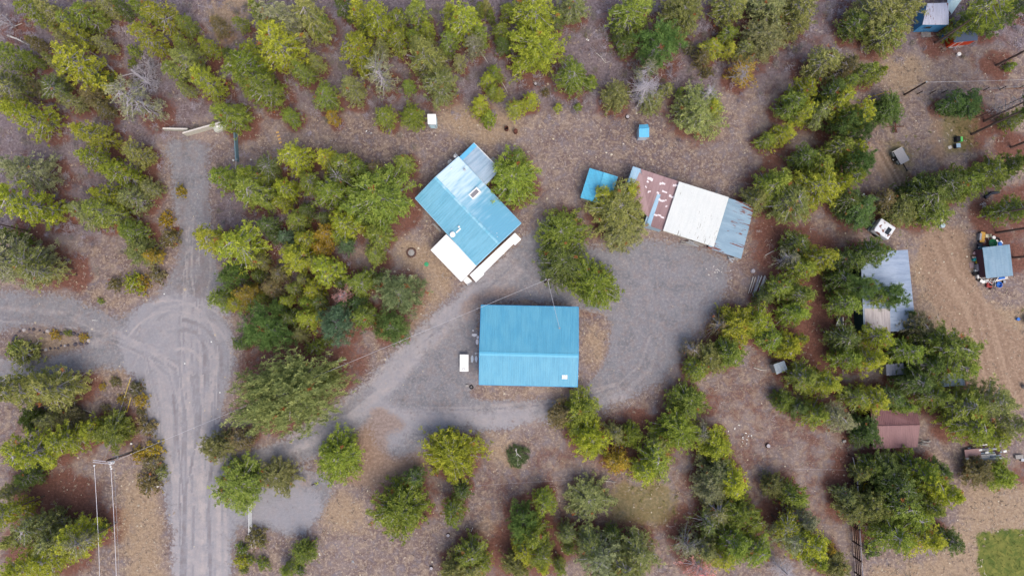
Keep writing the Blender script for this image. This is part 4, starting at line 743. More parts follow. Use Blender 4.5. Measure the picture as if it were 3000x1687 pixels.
    for u in (.25, .6): opening(o, W[1], W[2], u, 1.3, 1.1, 1.0, 'window', GLASS, frame=WHITE)
    opening(o, W[1], W[2], .42, .95, 2.05, 0, 'door', WHITE, frame=GREYW); opening(o, W[0], W[1], .22, 1.4, 1.1, 1.0, 'window', GLASS, frame=WHITE); opening(o, W[3], W[0], .5, 1.4, 1.1, 1.0, 'window', GLASS, frame=WHITE)
    dk = MB(); dk.slab(q(1010, 985, .18), q(1085, 925, .18), q(720, 1260, .18), q(690, 1240, .18), .16); dk.build('porch_floor', BROWNP, o)
    # two satellite dishes on the north west eave
    for x, y, rr in ((460, 252, .42), (510, 188, .33)):
        g = q(x, y, 2.6); t_ = thing('satellite_dish', 'grey round satellite dish, %s of two at the blue house eave' % ('larger lower' if rr > .4 else 'smaller upper'), 'satellite dish', (g.x, g.y, g.z), 'satellite dishes on the house eave')
        d = MB(); d.lathe((0, 0, 0), [(.03, -.12), (rr*.5, -.08), (rr*.85, -.01), (rr, .06), (rr*.96, .075), (rr*.8, .02), (.02, -.06)], 16, rx=.6); d.build('dish', GALV, t_, world=False)
        a_ = MB(); a_.tube((0, 0, -.08), (0, .3, .45), .02); a_.box((0, .3, .45), (.1, .1, .12)); a_.tube((0, 0, -.1), (.4, -.3, -.3), .03); a_.build('arm', GALV, t_, world=False)
    # bench, step, mat beside the walls
    b0, b1 = q(300, 850, 0), q(368, 915, 0); m_ = (b0+b1)/2; t_ = thing('bench', 'narrow pale wooden bench beside the south west wall of the blue house', 'bench', (m_.x, m_.y, 0), rz=ang)
    x = MB(); x.box((0, 0, .43), (1.5, .3, .05)); x.build('seat', GREYW, t_, False)
    for s in (-.6, .6): x = MB(); x.box((s, 0, .2), (.06, .26, .41)); x.build('leg', GREYW, t_, False)
    g = q(640, 1378, 0); t_ = thing('steps', 'white steps at the south corner between both white covers', 'steps', (g.x, g.y, 0), rz=ang)
    for i in range(3): x = MB(); x.box((0, -.3*i, .45-.15*i-.06+.0), (1.0, .3, .12)); x.build('tread', WHITE, t_, False)
    for s in (-.52, .52): x = MB(); x.box((s, -.3, .22), (.05, .9, .44)); x.build('stringer', GALV, t_, False)
    g = q(885, 240, 0); t_ = MB(); t_.box(g+Vector((0, 0, .06)), (1.3, .7, .12), ang, bev=.02); ob = t_.build('door_step', CONC); tag(ob, 'grey concrete step beside the annex of the blue house', 'step')
    return o
def gable_shed(name, label, cat, corners, ridge, wallm, roofm, ribs=14, ins=.2, rib_ends=None):
    """corners: eave a,b (side 1), c,d (side 2), ridge r0 (between d and a) and r1 (between b and c); 3D points"""
    a, b, c, d = corners; r0, r1 = ridge; m = (a+c)/2
    o = thing(name, label, cat, (m.x, m.y, 0)); poly = [a, b, r1, c, d, r0]
    wall_below(poly, ins, .1).build('wall', wallm, o)
    x = MB(); x.slab(a, b, r1, r0, .06, ribs, .045, .03); x.slab(d, c, r1, r0, .06, ribs, .045, .03); rf = x.build('roof', roofm, o)
    x = MB(); x.path([r0+Vector((0,0,.03)), r1+Vector((0,0,.03))], .07, 6); x.build('ridge_cap', roofm, rf)
    W = inset([a, b, c, d], ins); opening(o, W[1], W[2], .5, .85, 1.85, 0, 'door', wallm, frame=GREYW) if (Vector(W[1])-Vector(W[2])).length > 1.3 else None
    return o
def outbuildings():
    # small blue-roofed shed beside the long shed
    S = lambda x, y, z: P(1680+x*.22082, 460+y*.22082, z)
    a, b, c, d = S(215, 148, 2.3), S(92, 540, 2.3), S(470, 650, 2.3), S(590, 262, 2.3)
    gable_shed('storage_shed', 'small bright sky-blue roofed shed half under a pine between house and long shed', 'shed', (a, b, c, d), (S(405, 205, 2.9), S(285, 600, 2.9)), CREAM, roofmat('cyan_roof', (92,172,202), .3, .12, (90,196,226), .3), 12)
    # long shed
    z1 = 2.9; m = S(1400, 600, 0)
    o = thing('long_shed', 'long shed with rusty pink, white and grey sheet roof sections north east of the yard', 'shed', (m.x, m.y, 0))
    u = S(1400, 325, 3.1)
    A0, A1, A2, A3 = S(790, 125, 2.7), S(1400, 326, 2.7), S(1190, 975, 2.6), S(945, 905, 2.6)
    Lw, Lb = S(700, 360, 2.65), S(640, 560, 2.6)
    ang = math.atan2((A1-A0).y, (A1-A0).x)
    wall_below([A0, A1, A2, A3, S(1075, 520, 2.63), S(690, 420, 2.63)], .12, .12).build('wall', paint('pale_blue_grey_wall', (150,172,186), .6, .08, 2, dirt=(110,100,90), dirt_amt=.3), o)
    pk = roofmat('pink_brown_sheet', (150,122,122), ang, .12, (172,146,146), .5, rough=.6)
    lb = roofmat('light_blue_sheet', (140,176,198), ang, .1, (176,200,212), .5)
    s1 = A0.lerp(A1, .17); s1b = Lw.lerp(A1, .0)
    x = MB(); x.slab(A0, s1, S(845, 330, 2.65), S(718, 335, 2.65), .05, 5, .04, .03); ob = x.build('roof', lb, o); tag(ob, 'pale blue sheet at the north west corner')
    x = MB(); x.slab(s1, A1, A2, S(1035, 925, 2.6), .05, 34, .04, .03); x.slab(S(880, 200, 2.69), S(1105, 480, 2.66), S(1000, 800, 2.62), S(700, 560, 2.62), .05, 0); x.build('roof', pk, o)
    x = MB(); x.slab(S(1112, 490, 2.7), S(1158, 500, 2.7), S(1022, 915, 2.66), S(962, 900, 2.66), .04, 3, .04, .02); x.build('gutter_strip', lb, o)
    # patches on the pink sheets
    g = random.Random(4)
    for (px, py, w, hgt) in ((1015, 285, 60, 55), (988, 338, 34, 30), (967, 396, 34, 26), (1175, 355, 58, 34), (1350, 380, 56, 34), (1205, 462, 56, 30), (1300, 532, 66, 34), (1155, 578, 52, 34), (1218, 580, 50, 30), (1238, 648, 28, 28), (1128, 782, 108, 32), (1125, 478, 40, 34), (1010, 465, 44, 34)):
        p = S(px, py, 2.735); x = MB()
        for i in range(3 if w > 50 else 2):
            e = g.uniform(-.12, .12); x.box((p.x+(i-.8)*w*.0042*1.1*math.cos(ang)+e*.3, p.y+(i-.8)*w*.0042*1.1*math.sin(ang)+e, p.z+.004*i), (w*.0047, hgt*.0095*g.uniform(.7, 1.15), .02), ang)
        x.build('roof_patch', paint('patch_pinkish_white', (218,206,206), .6, .08, 5), o)
    B0, B1, B2, B3 = S(1402, 326, 3.1), S(2062, 535, 3.1), S(1862, 1192, 3.0), S(1190, 975, 3.0)
    wall_below([B0, B1, B2, B3], .45, .1).build('wall', CREAM, o)
    x = MB(); x.slab(B0, B1, B2, B3, .06, 34, .035, .03); x.build('roof', roofmat('white_sheet', (206,209,205), ang+math.pi/2*0, .035, (214,215,210), .5, rust=(118,112,98), rust_thr=.67, rough=.5, fscale=.22), o)
    C0, C1, C2, C3 = S(2062, 545, 2.75), S(2400, 650, 2.5), S(2224, 1352, 2.4), S(1782, 1205, 2.7)
    wall_below([C0, C1, C2, C3], .5, .1).build('wall', GREYW, o)
    x = MB(); x.slab(C0, C3, C2, C1, .05, 30, .035, .03); ob = x.build('roof', roofmat('rusted_blue_grey_sheet', (124,150,166), ang+math.pi/2, .08, (146,168,182), .5, rust=(112,66,54), rust_thr=.6, rough=.5, fscale=.28), o); tag(ob, 'blue-grey lean-to roof streaked with rust')
    # junk showing at its edges
    p = S(1590, 1135, .5); x = MB()
    for i in range(9): x.box((p.x+g.uniform(-.9, .9), p.y-g.uniform(-.1, .45)-.0, .25+i*.05), (g.uniform(.8, 2.2), .18, .05), ang+g.uniform(-.15, .15), i % 2)
    tag(x.build('board_stack', [GREYW, GALV]), 'grey boards stacked under the front eave of the white roof section', 'boards')
    p = S(2120, 1340, .3); x = MB()
    for i in range(7): x.box((p.x+g.uniform(-.4, .4), p.y+g.uniform(-.4, .3), .1+i*.07), (g.uniform(.5, 1.2), .2, .04), ang+g.uniform(-.6, .6), i % 2)
    tag(x.build('scrap_pile', [GREYW, GALV]), 'small scrap heap at the south corner of the rusty lean-to', 'scrap')
    p = S(1885, 470, .4); x = MB()
    for i in range(7): a_ = g.uniform(0, 6); x.tube((p.x, p.y, .2+.1*i), (p.x+.7*math.cos(a_), p.y+.45*math.sin(a_), .5+.12*i), .03, .02, 5)
    tag(x.build('wire_bundle', GALV), 'tangle of pale wire behind the white roof section of the long shed', 'wire')
    # barn on the right
    Hh = lambda x, y, z: P(*tp('H', x, y), z)
    a, b, c, d = Hh(775, 575, 2.9), Hh(1110, 560, 2.7), Hh(1168, 1130, 2.7), Hh(800, 1145, 2.9); m = (a+c)/2
    o = thing('metal_barn', 'long grey corrugated roof barn with dark teal west wall beside the dirt drive', 'barn', (m.x, m.y, 0))
    wall_below([a, b, c, d], .12, .1).build('wall', TEAL, o); ag = math.atan2((b-a).y, (b-a).x)
    x = MB(); x.slab(a, d, c, b, .05, 44, .04, .03); rf = x.build('roof', roofmat('galvanised_roof', (136,152,174), ag+math.pi/2, .1, (166,178,196), .6, rust=(104,96,100), rust_thr=.82, rough=.4), o)
    e0, e1, e2, e3 = [Hh(*q_, 2.9-.0)+Vector((0, 0, .045)) for q_ in ((803, 975), (985, 975), (990, 1150), (808, 1150))]
    e1.z -= .1; e2.z -= .1
    x = MB(); x.slab(e0, e1, e2, e3, .03, 16, .05, .03); x.build('roof_patch', roofmat('old_white_sheet', (172,164,164), ag, .2, (196,190,190), .5, rust=(120,100,96), rust_thr=.66), rf)
    opening(o, inset([a, b, c, d], .12)[1], inset([a, b, c, d], .12)[2], .5, 3, 2.2, 0, 'barn_door', GREYW, frame=GREYW)
    # brown roofed shed
    Lh = lambda x, y, z: P(*tp('L', x, y), z)
    gable_shed('brown_shed', 'shed with dusty brown ribbed roof below the row of dark pines', 'shed', (Lh(845, 255, 2.4), Lh(1180, 300, 2.4), Lh(1178, 536, 2.4), Lh(865, 550, 2.4)), (Lh(858, 388, 3.0), Lh(1196, 380, 3.0)), paint('dark_brown_wall', (70,50,46), .8, .12, 3), roofmat('brown_roof', (126,90,92), -.0, .1, (142,106,106), .4, rough=.5), 26)
    for name, lab, pts, z, mat, wm in (
      ('tool_shed', 'tiny square grey roofed shed at the edge of the right hand pines', ('H', (160,1370), (235,1343), (260,1405), (182,1441)), 1.9, roofmat('small_grey_roof', (128,140,152), .3, .15, (150,160,168), .5), GREYW),
      ('carport', 'pale blue-grey corrugated carport roof half under dark pines above the brown shed', ('L', (1330,25), (1500,10), (1515,100), (1340,112)), 2.2, roofmat('carport_roof', (150,166,180), 0, .16, (186,194,202), .6), GREYW),
      ('lean_to', 'grey metal lean-to roof glimpsed between pines south of the barn', ('H', (955,1370), (1080,1360), (1085,1440), (960,1449)), 1.9, roofmat('lean_to_roof', (120,124,140), .1, .2, (150,154,168), .5), GREYW)):
        q_ = [P(*tp(pts[0], *p), z+(.15 if i < 2 else 0)) for i, p in enumerate(pts[1:])]; m = (q_[0]+q_[2])/2
        o = thing(name, lab, 'shed', (m.x, m.y, 0)); wall_below(q_, .12, .08).build('wall', wm, o); x = MB(); x.slab(*q_, .05, 9, .05, .03); x.build('roof', mat, o)
    # outhouse sheds in the yard
    q_ = [P(*tp('B', *p), 2.1) for p in ((1333, 808), (1394, 808), (1396, 882), (1336, 880))]; m = (q_[0]+q_[2])/2; o = thing('white_shed', 'small white box shed at the forest edge north of the house', 'shed', (m.x, m.y, 0))
    pbw = paint('pale_blue_white_wall', (176,206,216), .6, .06, 2)
    wall_below(q_, .06, .06).build('wall', pbw, o); x = MB(); x.slab(*q_, .07); x.build('roof', WHITE, o); W = inset(q_, .06); opening(o, W[3], W[2], .5, .75, 1.75, 0, 'door', pbw, frame=GALV); opening(o, W[1], W[0], .5, .5, .4, 1.2, 'window', GLASS, frame=WHITE)
    q_ = [P(*tp('C', *p), 2.0) for p in ((1142, 884), (1204, 880), (1212, 972), (1140, 972))]; r0, r1 = P(*tp('C', 1140, 912), 2.25), P(*tp('C', 1212, 908), 2.25)
    o = gable_shed('outhouse', 'tiny bright blue roofed outhouse alone in the dry yard', 'outhouse', (q_[0], q_[1], q_[2], q_[3]), (r0, r1), paint('pale_siding', (170,180,190), .7, .06, 3), roofmat('outhouse_roof', (92,170,202), 0, .1, (90,190,226), .3, rust=(190,160,190), rust_thr=.8), 9, .08)
    # top right: blue house, tarp, red shed
    U = lambda x, y, z: P(2640+x*.17946, y*.17946, z)
    q_ = [U(430, 60, 2.9), U(775, 50, 2.9), U(778, 408, 2.6), U(350, 408, 2.6)]; m = (q_[0]+q_[2])/2
    o = thing('blue_cabin', 'blue walled cabin with rusty white roof under pines at the top right', 'cabin', (m.x, m.y, 0)); wall_below(q_, .05, .06).build('wall', BLUEW, o); x = MB(); x.slab(*q_, .06, 14, .04, .03); x.build('roof', roofmat('rusty_white_roof', (198,198,210), 0, .1, rust=(132,86,78), rust_thr=.62, fscale=.6), o)
    W = inset(q_, .05); opening(o, W[3], W[2], .35, .9, .7, 1.3, 'window', GLASS, frame=BLUEW)
    tw = paint('white_tarp', (208,232,232), .6, .04, 2); c_ = U(860, -20, 0)
    o = thing('canopy', 'white peaked tarp canopy right of the blue cabin at the top edge', 'canopy', (c_.x, c_.y, 0)); x = MB()
    q4 = [U(750, 120, 2.2), U(825, 235, 1.9), U(985, 5, 2.2), U(1010, -220, 2.3), U(770, -200, 2.3)]; pk_ = U(870, -60, 3.0)
    for i in range(5): x.add([q4[i], q4[(i+1) % 5], pk_, q4[i]-Vector((0,0,.04)), q4[(i+1) % 5]-Vector((0,0,.04)), pk_-Vector((0,0,.04))], [(0,1,2), (5,4,3), (0,3,4,1)])
    x.build('tarp', tw, o)
    for p in q4: x = MB(); x.tube((p.x, p.y, 0), p, .035); x.build('pole', WHITE, o)
    q_ = [U(848, 342, 2.3), U(1255, 335, 2.3), U(1250, 662, 2.1), U(862, 700, 2.1)]; m = (q_[0]+q_[2])/2
    o = thing('red_shed', 'bright red-orange walled shed with dark blue-grey roof, pine trunk leaning over it', 'shed', (m.x, m.y, 0)); wall_below(q_, .12, .06).build('wall', ORANGE, o); x = MB(); x.slab(*q_, .06); x.build('roof', paint('blue_grey_shingle', (74,86,108), .8, .12, 3), o)
    W = inset(q_, .12); opening(o, W[3], W[2], .3, .8, 1.8, 0, 'door', ORANGE, frame=WHITE); x = MB(); a_, b_ = U(775, 775, .2), U(1080, 740, .2); x.box((a_+b_)/2, ((b_-a_).length, .35, .12), math.atan2((b_-a_).y, (b_-a_).x)); x.build('ramp', GREYW, o)
    p = U(725, 590, .4); x = MB(); x.box(p, (1.4, 1.0, .5), .5, 0, .1, 0, .08); x.box(p+Vector((0, 0, .3)), (1.1, .7, .15), .5, 0, 0, 0, .05); tag(x.build('tarped_load', BLUEP), 'bright blue tarped load between the cabin and the red shed', 'tarp load')
    pallet('pallet', 'grey wooden pallet on the ground below the blue cabin', U(400, 575, 0), 1.4, .8, 0)
    jug(U(915, 905, 0), .28, .5, WHITE, 'white bucket', 'lone white bucket on dry ground below the red shed')
def pallet(name, label, p, w, d, rz, mat=None):
    o = thing(name, label, 'pallet', (p.x, p.y, 0), rz=rz); mat = mat or GREYW
    x = MB()
    for i in range(6): x.box((0, -d/2+d*(i+.5)/6, .13), (w, d/8, .03))
    x.build('deck_boards', mat, o, False); x = MB()
    for s in (-w/2+.06, 0, w/2-.06): x.box((s, 0, .06), (.08, d*.98, .11))
    x.build('bearers', mat, o, False); return o
def jug(p, r, h, mat, cat, label, name='bucket', group=None, open_top=False, rx=0.):
    o = thing(name, label, cat, (p.x, p.y, p.z)); o['category'] = cat.split()[-1]
    if group: o['group'] = group
    x = MB(); x.lathe((0, 0, 0), [(r*.8, 0), (r*.86, h*.4), (r, h*.96), (r*1.05, h*.97), (r*1.05, h)]+([(r*.92, h), (r*.85, h*.3), (.01, h*.28)] if open_top else [(r*.5, h*1.03), (.01, h*1.04)]), 14); x.build('body', mat, o, False)
    x = MB(); n = 8
    x.path([(r*1.02*math.cos(a), .06*math.sin(a)*0+r*.0, h*.9+r*.9*math.sin(a)*.3) for a in [math.pi*i/n for i in range(n+1)]], .012, 4); x.build('handle', GALV, o, False); return o
# ------------------------------------------------------------------ smaller things
def tyre(p, r, label, name='tyre', group=None, rx=0.):
    o = thing(name, label, 'tyre', (p.x, p.y, p.z+.1)); x = MB(); n, m = 18, 6; vs = []; fs = []
    for i in range(n):
        a = 2*math.pi*i/n
        for j in range(m):
            b = 2*math.pi*j/m; rr = r*.75+r*.25*math.cos(b); vs.append((rr*math.cos(a), rr*math.sin(a), .1*math.sin(b)))
    for i in range(n):
        for j in range(m): fs.append((i*m+j, ((i+1) % n)*m+j, ((i+1) % n)*m+(j+1) % m, i*m+(j+1) % m))
    x.add(vs, fs); x.build('tread', BLACK, o, False); return o
def barrel(p, label, opened):
    o = thing('barrel', label, 'barrel', (p.x, p.y, 0), 'rusty barrels in the yard'); r = .3
    x = MB(); prof = [(r, 0), (r, .28), (r*1.04, .3), (r, .32), (r, .58), (r*1.04, .6), (r, .62), (r, .88)]
    prof += [(r*.93, .88), (r*.93, .3), (.01, .28)] if opened else [(r*.9, .86), (.01, .86)]
    x.lathe((0, 0, 0), prof, 16); x.build('drum', RUST, o, False)
    x = MB(); x.lathe((0, 0, .3 if opened else .862), [(r*.7, 0), (r*.6, .05), (.02, .08)], 10); x.build('ash' if opened else 'lid', BLACK if opened else RUST, o, False)
def box_thing(name, label, cat, p, size, rz, mat, lid=None, group=None, feet=False):
    o = thing(name, label, cat, (p.x, p.y, p.z), group, rz); x = MB(); x.box((0, 0, size[2]/2), size, 0, 0, 0, 0, min(size)*.08); x.build('body', mat, o, False)
    x = MB(); x.box((0, 0, size[2]+.022), (size[0]*1.04, size[1]*1.04, .04), 0, 0, 0, 0, .012); x.build('lid', lid or mat, o, False)
    return o
def chair(p, rz, mat, label, cat='chair'):
    o = thing('chair', label, cat, (p.x, p.y, p.z), rz=rz); x = MB(); x.box((0, 0, .42), (.5, .5, .05), bev=.01); x.build('seat', mat, o, False)
    x = MB(); x.box((0, .25, .7), (.48, .05, .5), 0, 0, .15, 0, .01); x.build('backrest', mat, o, False)
    for a in (-.2, .2):
        for b in (-.2, .2): x = MB(); x.box((a, b, .2), (.05, .05, .4)); x.build('leg', mat, o, False)
    return o
def stump(p, r, h, label, mat=None):
    o = thing('tree_stump', label, 'stump', (p.x, p.y, 0)); x = MB(); x.lathe((0, 0, 0), [(r*1.3, -.05), (r, .12), (r*.95, h)], 12); x.build('bark', mat or DARKWOOD, o, False)
    x = MB(); x.lathe((0, 0, h), [(r*.85, .0), (r*.8, .012)], 12); x.build('cut_face', GREYWOOD if mat is None else mat, o, False)
def log(a, b, r, label, mat=PALEWOOD, z=None, branches=0, seed=1, name='fallen_log'):
    g = random.Random(seed); a, b = Vector(a), Vector(b); a.z = b.z = r
    m = (a+b)/2; o = thing(name, label, 'log', (m.x, m.y, 0)); x = MB(); mid = m+Vector((g.uniform(-.15, .15), g.uniform(-.15, .15), r+.05)); x.path([a, mid, b], [r, r*.8, r*.35], 7); x.build('trunk', mat, o)
    if branches:
        x = MB()
        for i in range(branches):
            s = a.lerp(b, g.uniform(.3, 1)); an = g.uniform(0, 6.28); e = s+Vector((math.cos(an)*g.uniform(.3, 1), math.sin(an)*g.uniform(.3, 1), g.uniform(0, .5))); x.path([s, s.lerp(e, .5)+Vector((0, 0, .08)), e], [r*.3, r*.2, .01], 4)
        x.build('branches', mat, o)
    return o
def things():
    T = lambda t, x, y, z=0.: P(*tp(t, x, y), z)
    barrel(T('C', 203, 917), 'open rusty burn barrel, left one of the two barrels north of the house', True)
    barrel(T('C', 267, 937), 'closed rust-brown barrel, right one of the two barrels north of the house', False)
    # fire pit: ring of stones
    p = T('F', 1220, 580); o = thing('fire_pit', 'round fire pit of dark reddish stones on straw west of the house', 'fire pit', (p.x, p.y, 0)); g = random.Random(3); x = MB()
    for i in range(15): a = i*.419; x.lathe((.62*math.cos(a), .62*math.sin(a), 0), [(.15, 0), (.17, .09), (.11, .17), (.02, .19)], 6)
    x.build('stones', paint('fire_stones', (92,70,64), .95, .25, 5), o, False); x = MB(); x.lathe((0, 0, 0), [(.5, .02), (.2, .09), (.01, .12)], 10); x.build('ash', CONC, o, False)
    p = T('F', 1327, 662); o = thing('septic_lid', 'round green plastic lid set in the dry grass near the white patio cover', 'lid', (p.x, p.y, 0)); x = MB(); x.lathe((0, 0, 0), [(.33, 0), (.33, .06), (.3, .09), (.05, .1)], 18); x.build('cover', paint('septic_green', (60,150,104), .5, .08, 5), o, False); x = MB(); x.box((0, 0, .11), (.2, .04, .03)); x.build('handle', GREENP, o, False)
    # white table with tap beside the shop
    p = P(1361, 1062, 0); o = thing('work_table', 'plain white rectangular table on gravel west of the workshop', 'table', (p.x, p.y, 0)); x = MB(); x.box((0, 0, .8), (1.28, 2.45, .06), bev=.012); x.build('table_top', WHITE, o, False)
    for a in (-.55, .55):
        for b in (-1.1, 1.1): x = MB(); x.box((a, b, .385), (.07, .07, .77)); x.build('leg', WHITE, o, False)
    c = P(1358, 1080, .83); o = thing('metal_hook', 'small curled grey metal hook lying on the white table', 'hook', (c.x, c.y, c.z)); x = MB(); x.path([(.16*math.cos(a), .12*math.sin(a), .03) for a in np.linspace(-1, 4, 9)], .028, 5); x.build('hook', GALV, o, False)
    box_thing('cinder_block', 'pale grey cinder block beside the old tyre at the workshop corner', 'block', T('J', 1615, 100), (.42, .22, .2), .05, CONC); tyre(T('J', 1645, 112), .32, 'dark old tyre beside the cinder block at the workshop corner')
    g = random.Random(8)
    def paver(name, label, pts, mat, group):
        for i, (px, py, w, d) in enumerate(pts):
            q = P(px, py, .0); x = MB(); r = [(w/2*math.cos(a)*g.uniform(.75, 1.1), d/2*math.sin(a)*g.uniform(.75, 1.1)) for a in np.linspace(0, 2*math.pi, 9)[:-1]]
            x.prism([(q.x+u, q.y+v) for u, v in r], 0, .05); ob = x.build(name, mat); tag(ob, label[i % len(label)] if isinstance(label, list) else label, 'paving', group)
    paver('snow_patch_slab', ['white broken slab pieces by the west wall, topmost cluster', 'white broken slab below the first, touching the west wall', 'small white slab piece just below the topmost cluster', 'white slab piece third from top at the west wall'], [(1391, 981, .9, .5), (1398, 1001, .55, .9), (1386, 968, .25, .22), (1400, 988, .4, .5)], paint('pale_slab', (206,204,208), .8, .1, 6), 'broken pale slabs west of the workshop')
    paver('paving_stone', ['light blue-grey paving stones between white table and workshop, left patch', 'light grey paving stones hugging the workshop wall, right patch'], [(1383.5, 1051, .5, 1.1), (1395, 1051, .42, 1.1)], paint('blue_grey_slab', (176,186,198), .8, .12, 7), 'paving stones beside the white table')
    # stepping slabs
    for i, (x_, y_) in enumerate(((273, 938), (280, 962), (287, 985), (293, 1010))):
        q = T('B', x_, y_); x = MB(); x.box((q.x, q.y, .03), (.42, .22, .06), .2+.1*i, bev=.015); tag(x.build('stepping_block', paint('ochre_block', (196,158,96), .8, .1, 5)), ['uppermost', 'second', 'third', 'lowest'][i]+' of four ochre stepping blocks in a line at the forest edge', 'block', 'ochre stepping blocks')
    # utility pole with cross arms, transformer, insulators, guys
    base, top = P(392, 1322, 0), P(312, 1352, 6.6); top = Vector((base.x, base.y, 6.6))
    o = thing('utility_pole', 'tall dark utility pole with white transformer and crossarm left of the main road', 'utility pole', (base.x, base.y, 0)); x = MB(); x.tube((0, 0, -.2), (0, 0, 6.7), .17, .12, 10); x.build('pole', DARKWOOD, o, False)
    arm0, arm1 = P(272, 1350, 6.5)-base, P(330, 1356, 6.5)-base
    for dz, dy in ((0, .12), (0, -.14)): x = MB(); x.box(((arm0.x+arm1.x)/2, (arm0.y+arm1.y)/2+dy, 6.45+dz), ((arm1-arm0).length, .1, .11), math.atan2((arm1-arm0).y, (arm1-arm0).x)); x.build('crossarm', GREYWOOD, o, False)
    q = P(326, 1355, 5.8)-base; x = MB(); x.lathe((q.x, q.y, 5.3), [(.22, 0), (.24, .1), (.24, .7), (.26, .74), (.1, .84)], 14); x.lathe((q.x, q.y, 6.12), [(.06, 0), (.09, .05), (.05, .1), (.09, .15), (.04, .25)], 8); x.build('transformer', WHITE, o, False)
    for i, (wx, wy) in enumerate(((276, 1363), (324, 1366), (326, 1372))):
        q = P(wx, wy, 6.5)-base; x = MB(); x.lathe((q.x, q.y, 6.4), [(.05, 0), (.11, .03), (.05, .06), (.11, .09), (.05, .12), (.11, .15), (.04, .2)], 10); x.build('insulator', WHITE, o, False)
    x = MB(); x.lathe((0, 0, 4.2), [(.2, 0), (.2, .12)], 10); x.build('band', GALV, o, False)
    x = MB(); x.tube((.1, .12, 0), (.08, .1, 5.6), .04, .04, 6); x.build('conduit', GALV, o, False)
    def sag(a, b, s, n=14): return [a.lerp(b, i/n)-Vector((0, 0, 4*s*(i/n)*(1-i/n))) for i in range(n+1)]
    def wire(name, label, a, b, s, r, mat, cat='wire', group=None, n=14):
        m = (a+b)/2; x = MB(); x.path(sag(a, b, s, n), r, 4); ob = x.build(name, mat); return tag(ob, label, cat, group)
    lw = paint('bright_wire', (206,204,210), .5, .05, 3)
    wire('power_line', 'leftmost of the pale power lines running down from the pole', P(276, 1364, 6.6), P(296, 1900, 6.2), .3, .03, lw, group='power lines from the utility pole')
    wire('power_line', 'middle pale power line running down from the transformer', P(325, 1375, 6.6), P(345, 1900, 6.2), .3, .03, lw, group='power lines from the utility pole')
    wire('power_line', 'thinnest and rightmost power line running down beside the middle one', P(334, 1370, 6.0), P(352, 1900, 5.7), .3, .016, GALV, group='power lines from the utility pole')
    hub = P(1604, 818, 7.0); tw = paint('twisted_wire', (178,176,180), .5, .3, 12)
    wire('service_cable', 'long pale twisted cable from the utility pole across the big ponderosa to the centre pines', P(330, 1352, 6.2), hub, .25, .02, tw, 'cable', n=40)
    global MASTTOP
    wire('service_cable', 'short pale twisted cable from the centre pines to the workshop roof mast', hub, MASTTOP, .15, .02, tw, 'cable', n=16)
    wire('service_cable', 'thin dark cable from the house roof to the centre pines', P(1378, 625, 4.6), hub, .1, .008, GALV, 'cable')
    hb = Vector((hub.x, hub.y, 0)); o = thing('utility_pole', 'wooden service pole hidden among the three centre pines where the cables meet', 'utility pole', hb); x = MB(); x.tube((0, 0, -.1), (0, 0, 7.1), .14, .1, 8); x.build('pole', DARKWOOD, o, False)
    x = MB(); x.box((0, 0, 6.6), (.6, .1, .1)); x.build('crossarm', GREYWOOD, o, False)
    for i, (a, b, lab) in enumerate((((860, 248), (925, 45), 'longer upper of two yellow guy wire guards left of the road'), ((898, 290), (926, 185), 'shorter lower of two yellow guy wire guards left of the road'))):
        p0 = T('I', *a, .05); p1 = P(*tp('I', *b), 1.6 if i == 0 else 1.2); o = thing('guy_wire_guard', lab, 'guard', (p0.x, p0.y, 0), 'yellow guy wire guards'); x = MB(); x.tube(p0.lerp(p1, .35 if i == 0 else 0), p1, .045, .045, 8); x.build('guard', YEL, o); x = MB(); x.tube(p0, p0.lerp(p1, .35), .045, .045, 8); x.build('sleeve', WHITE if i == 0 else YEL, o)
        x = MB(); x.tube(p1, P(306, 1345, 6.3), .012, .012, 4); x.build('guy_wire', GALV, o)
    # pole and fence top right
    base = T('D', 1085, 672); o = thing('utility_pole', 'short dark leaning-looking pole at the fence line on the right side', 'utility pole', (base.x, base.y, 0)); x = MB(); x.tube((0, 0, -.1), (0, 0, 5.4), .15, .11, 9); x.build('pole', DARKWOOD, o, False); x = MB(); x.lathe((0, 0, 5.4), [(.12, 0), (.12, .1), (.03, .16)], 9); x.build('cap', GALV, o, False)
    wire('service_cable', 'pale dashed looking cable running right from the short dark pole', Vector((base.x, base.y, 5.3)), P(*tp('D', 2100, 560), 6.0), .1, .022, tw, 'cable', n=24)
    p0, p1 = T('D', 862, 683, .1), P(*tp('D', 985, 645), 1.8); o = thing('guy_wire_guard', 'pale yellow guy wire guard beside the short dark pole on the right', 'guard', (p0.x, p0.y, 0)); x = MB(); x.tube(p0, p1, .045, .045, 8); x.build('guard', YEL, o); x = MB(); x.tube(p1, (base.x, base.y, 4.6), .012, .012, 4); x.build('guy_wire', GALV, o)
    o = thing('wire_fence', 'line of dark fence posts with wire right of the short dark pole', 'fence', T('D', 1500, 650)); pts = [(1176, 668), (1268, 662), (1350, 660), (1440, 650), (1535, 650), (1645, 640), (1760, 635), (1880, 632), (2000, 628)]; tops = []
    for q in pts:
        a = T('D', *q); x = MB(); x.tube((a.x, a.y, -.1), (a.x, a.y, 1.35), .08, .07, 7); x.build('post', DARKWOOD, o); tops.append(a)
    for z in (.5, 1.1): x = MB(); x.path([Vector((a.x, a.y, z)) for a in tops], .014, 4); x.build('wire', GALV, o)
    x = MB(); a, b = T('D', 1800, 630, 1.2), T('D', 2050, 620, 1.2); x.tube(a, b, .07, .07, 6); x.build('rail', BROWNP, o)
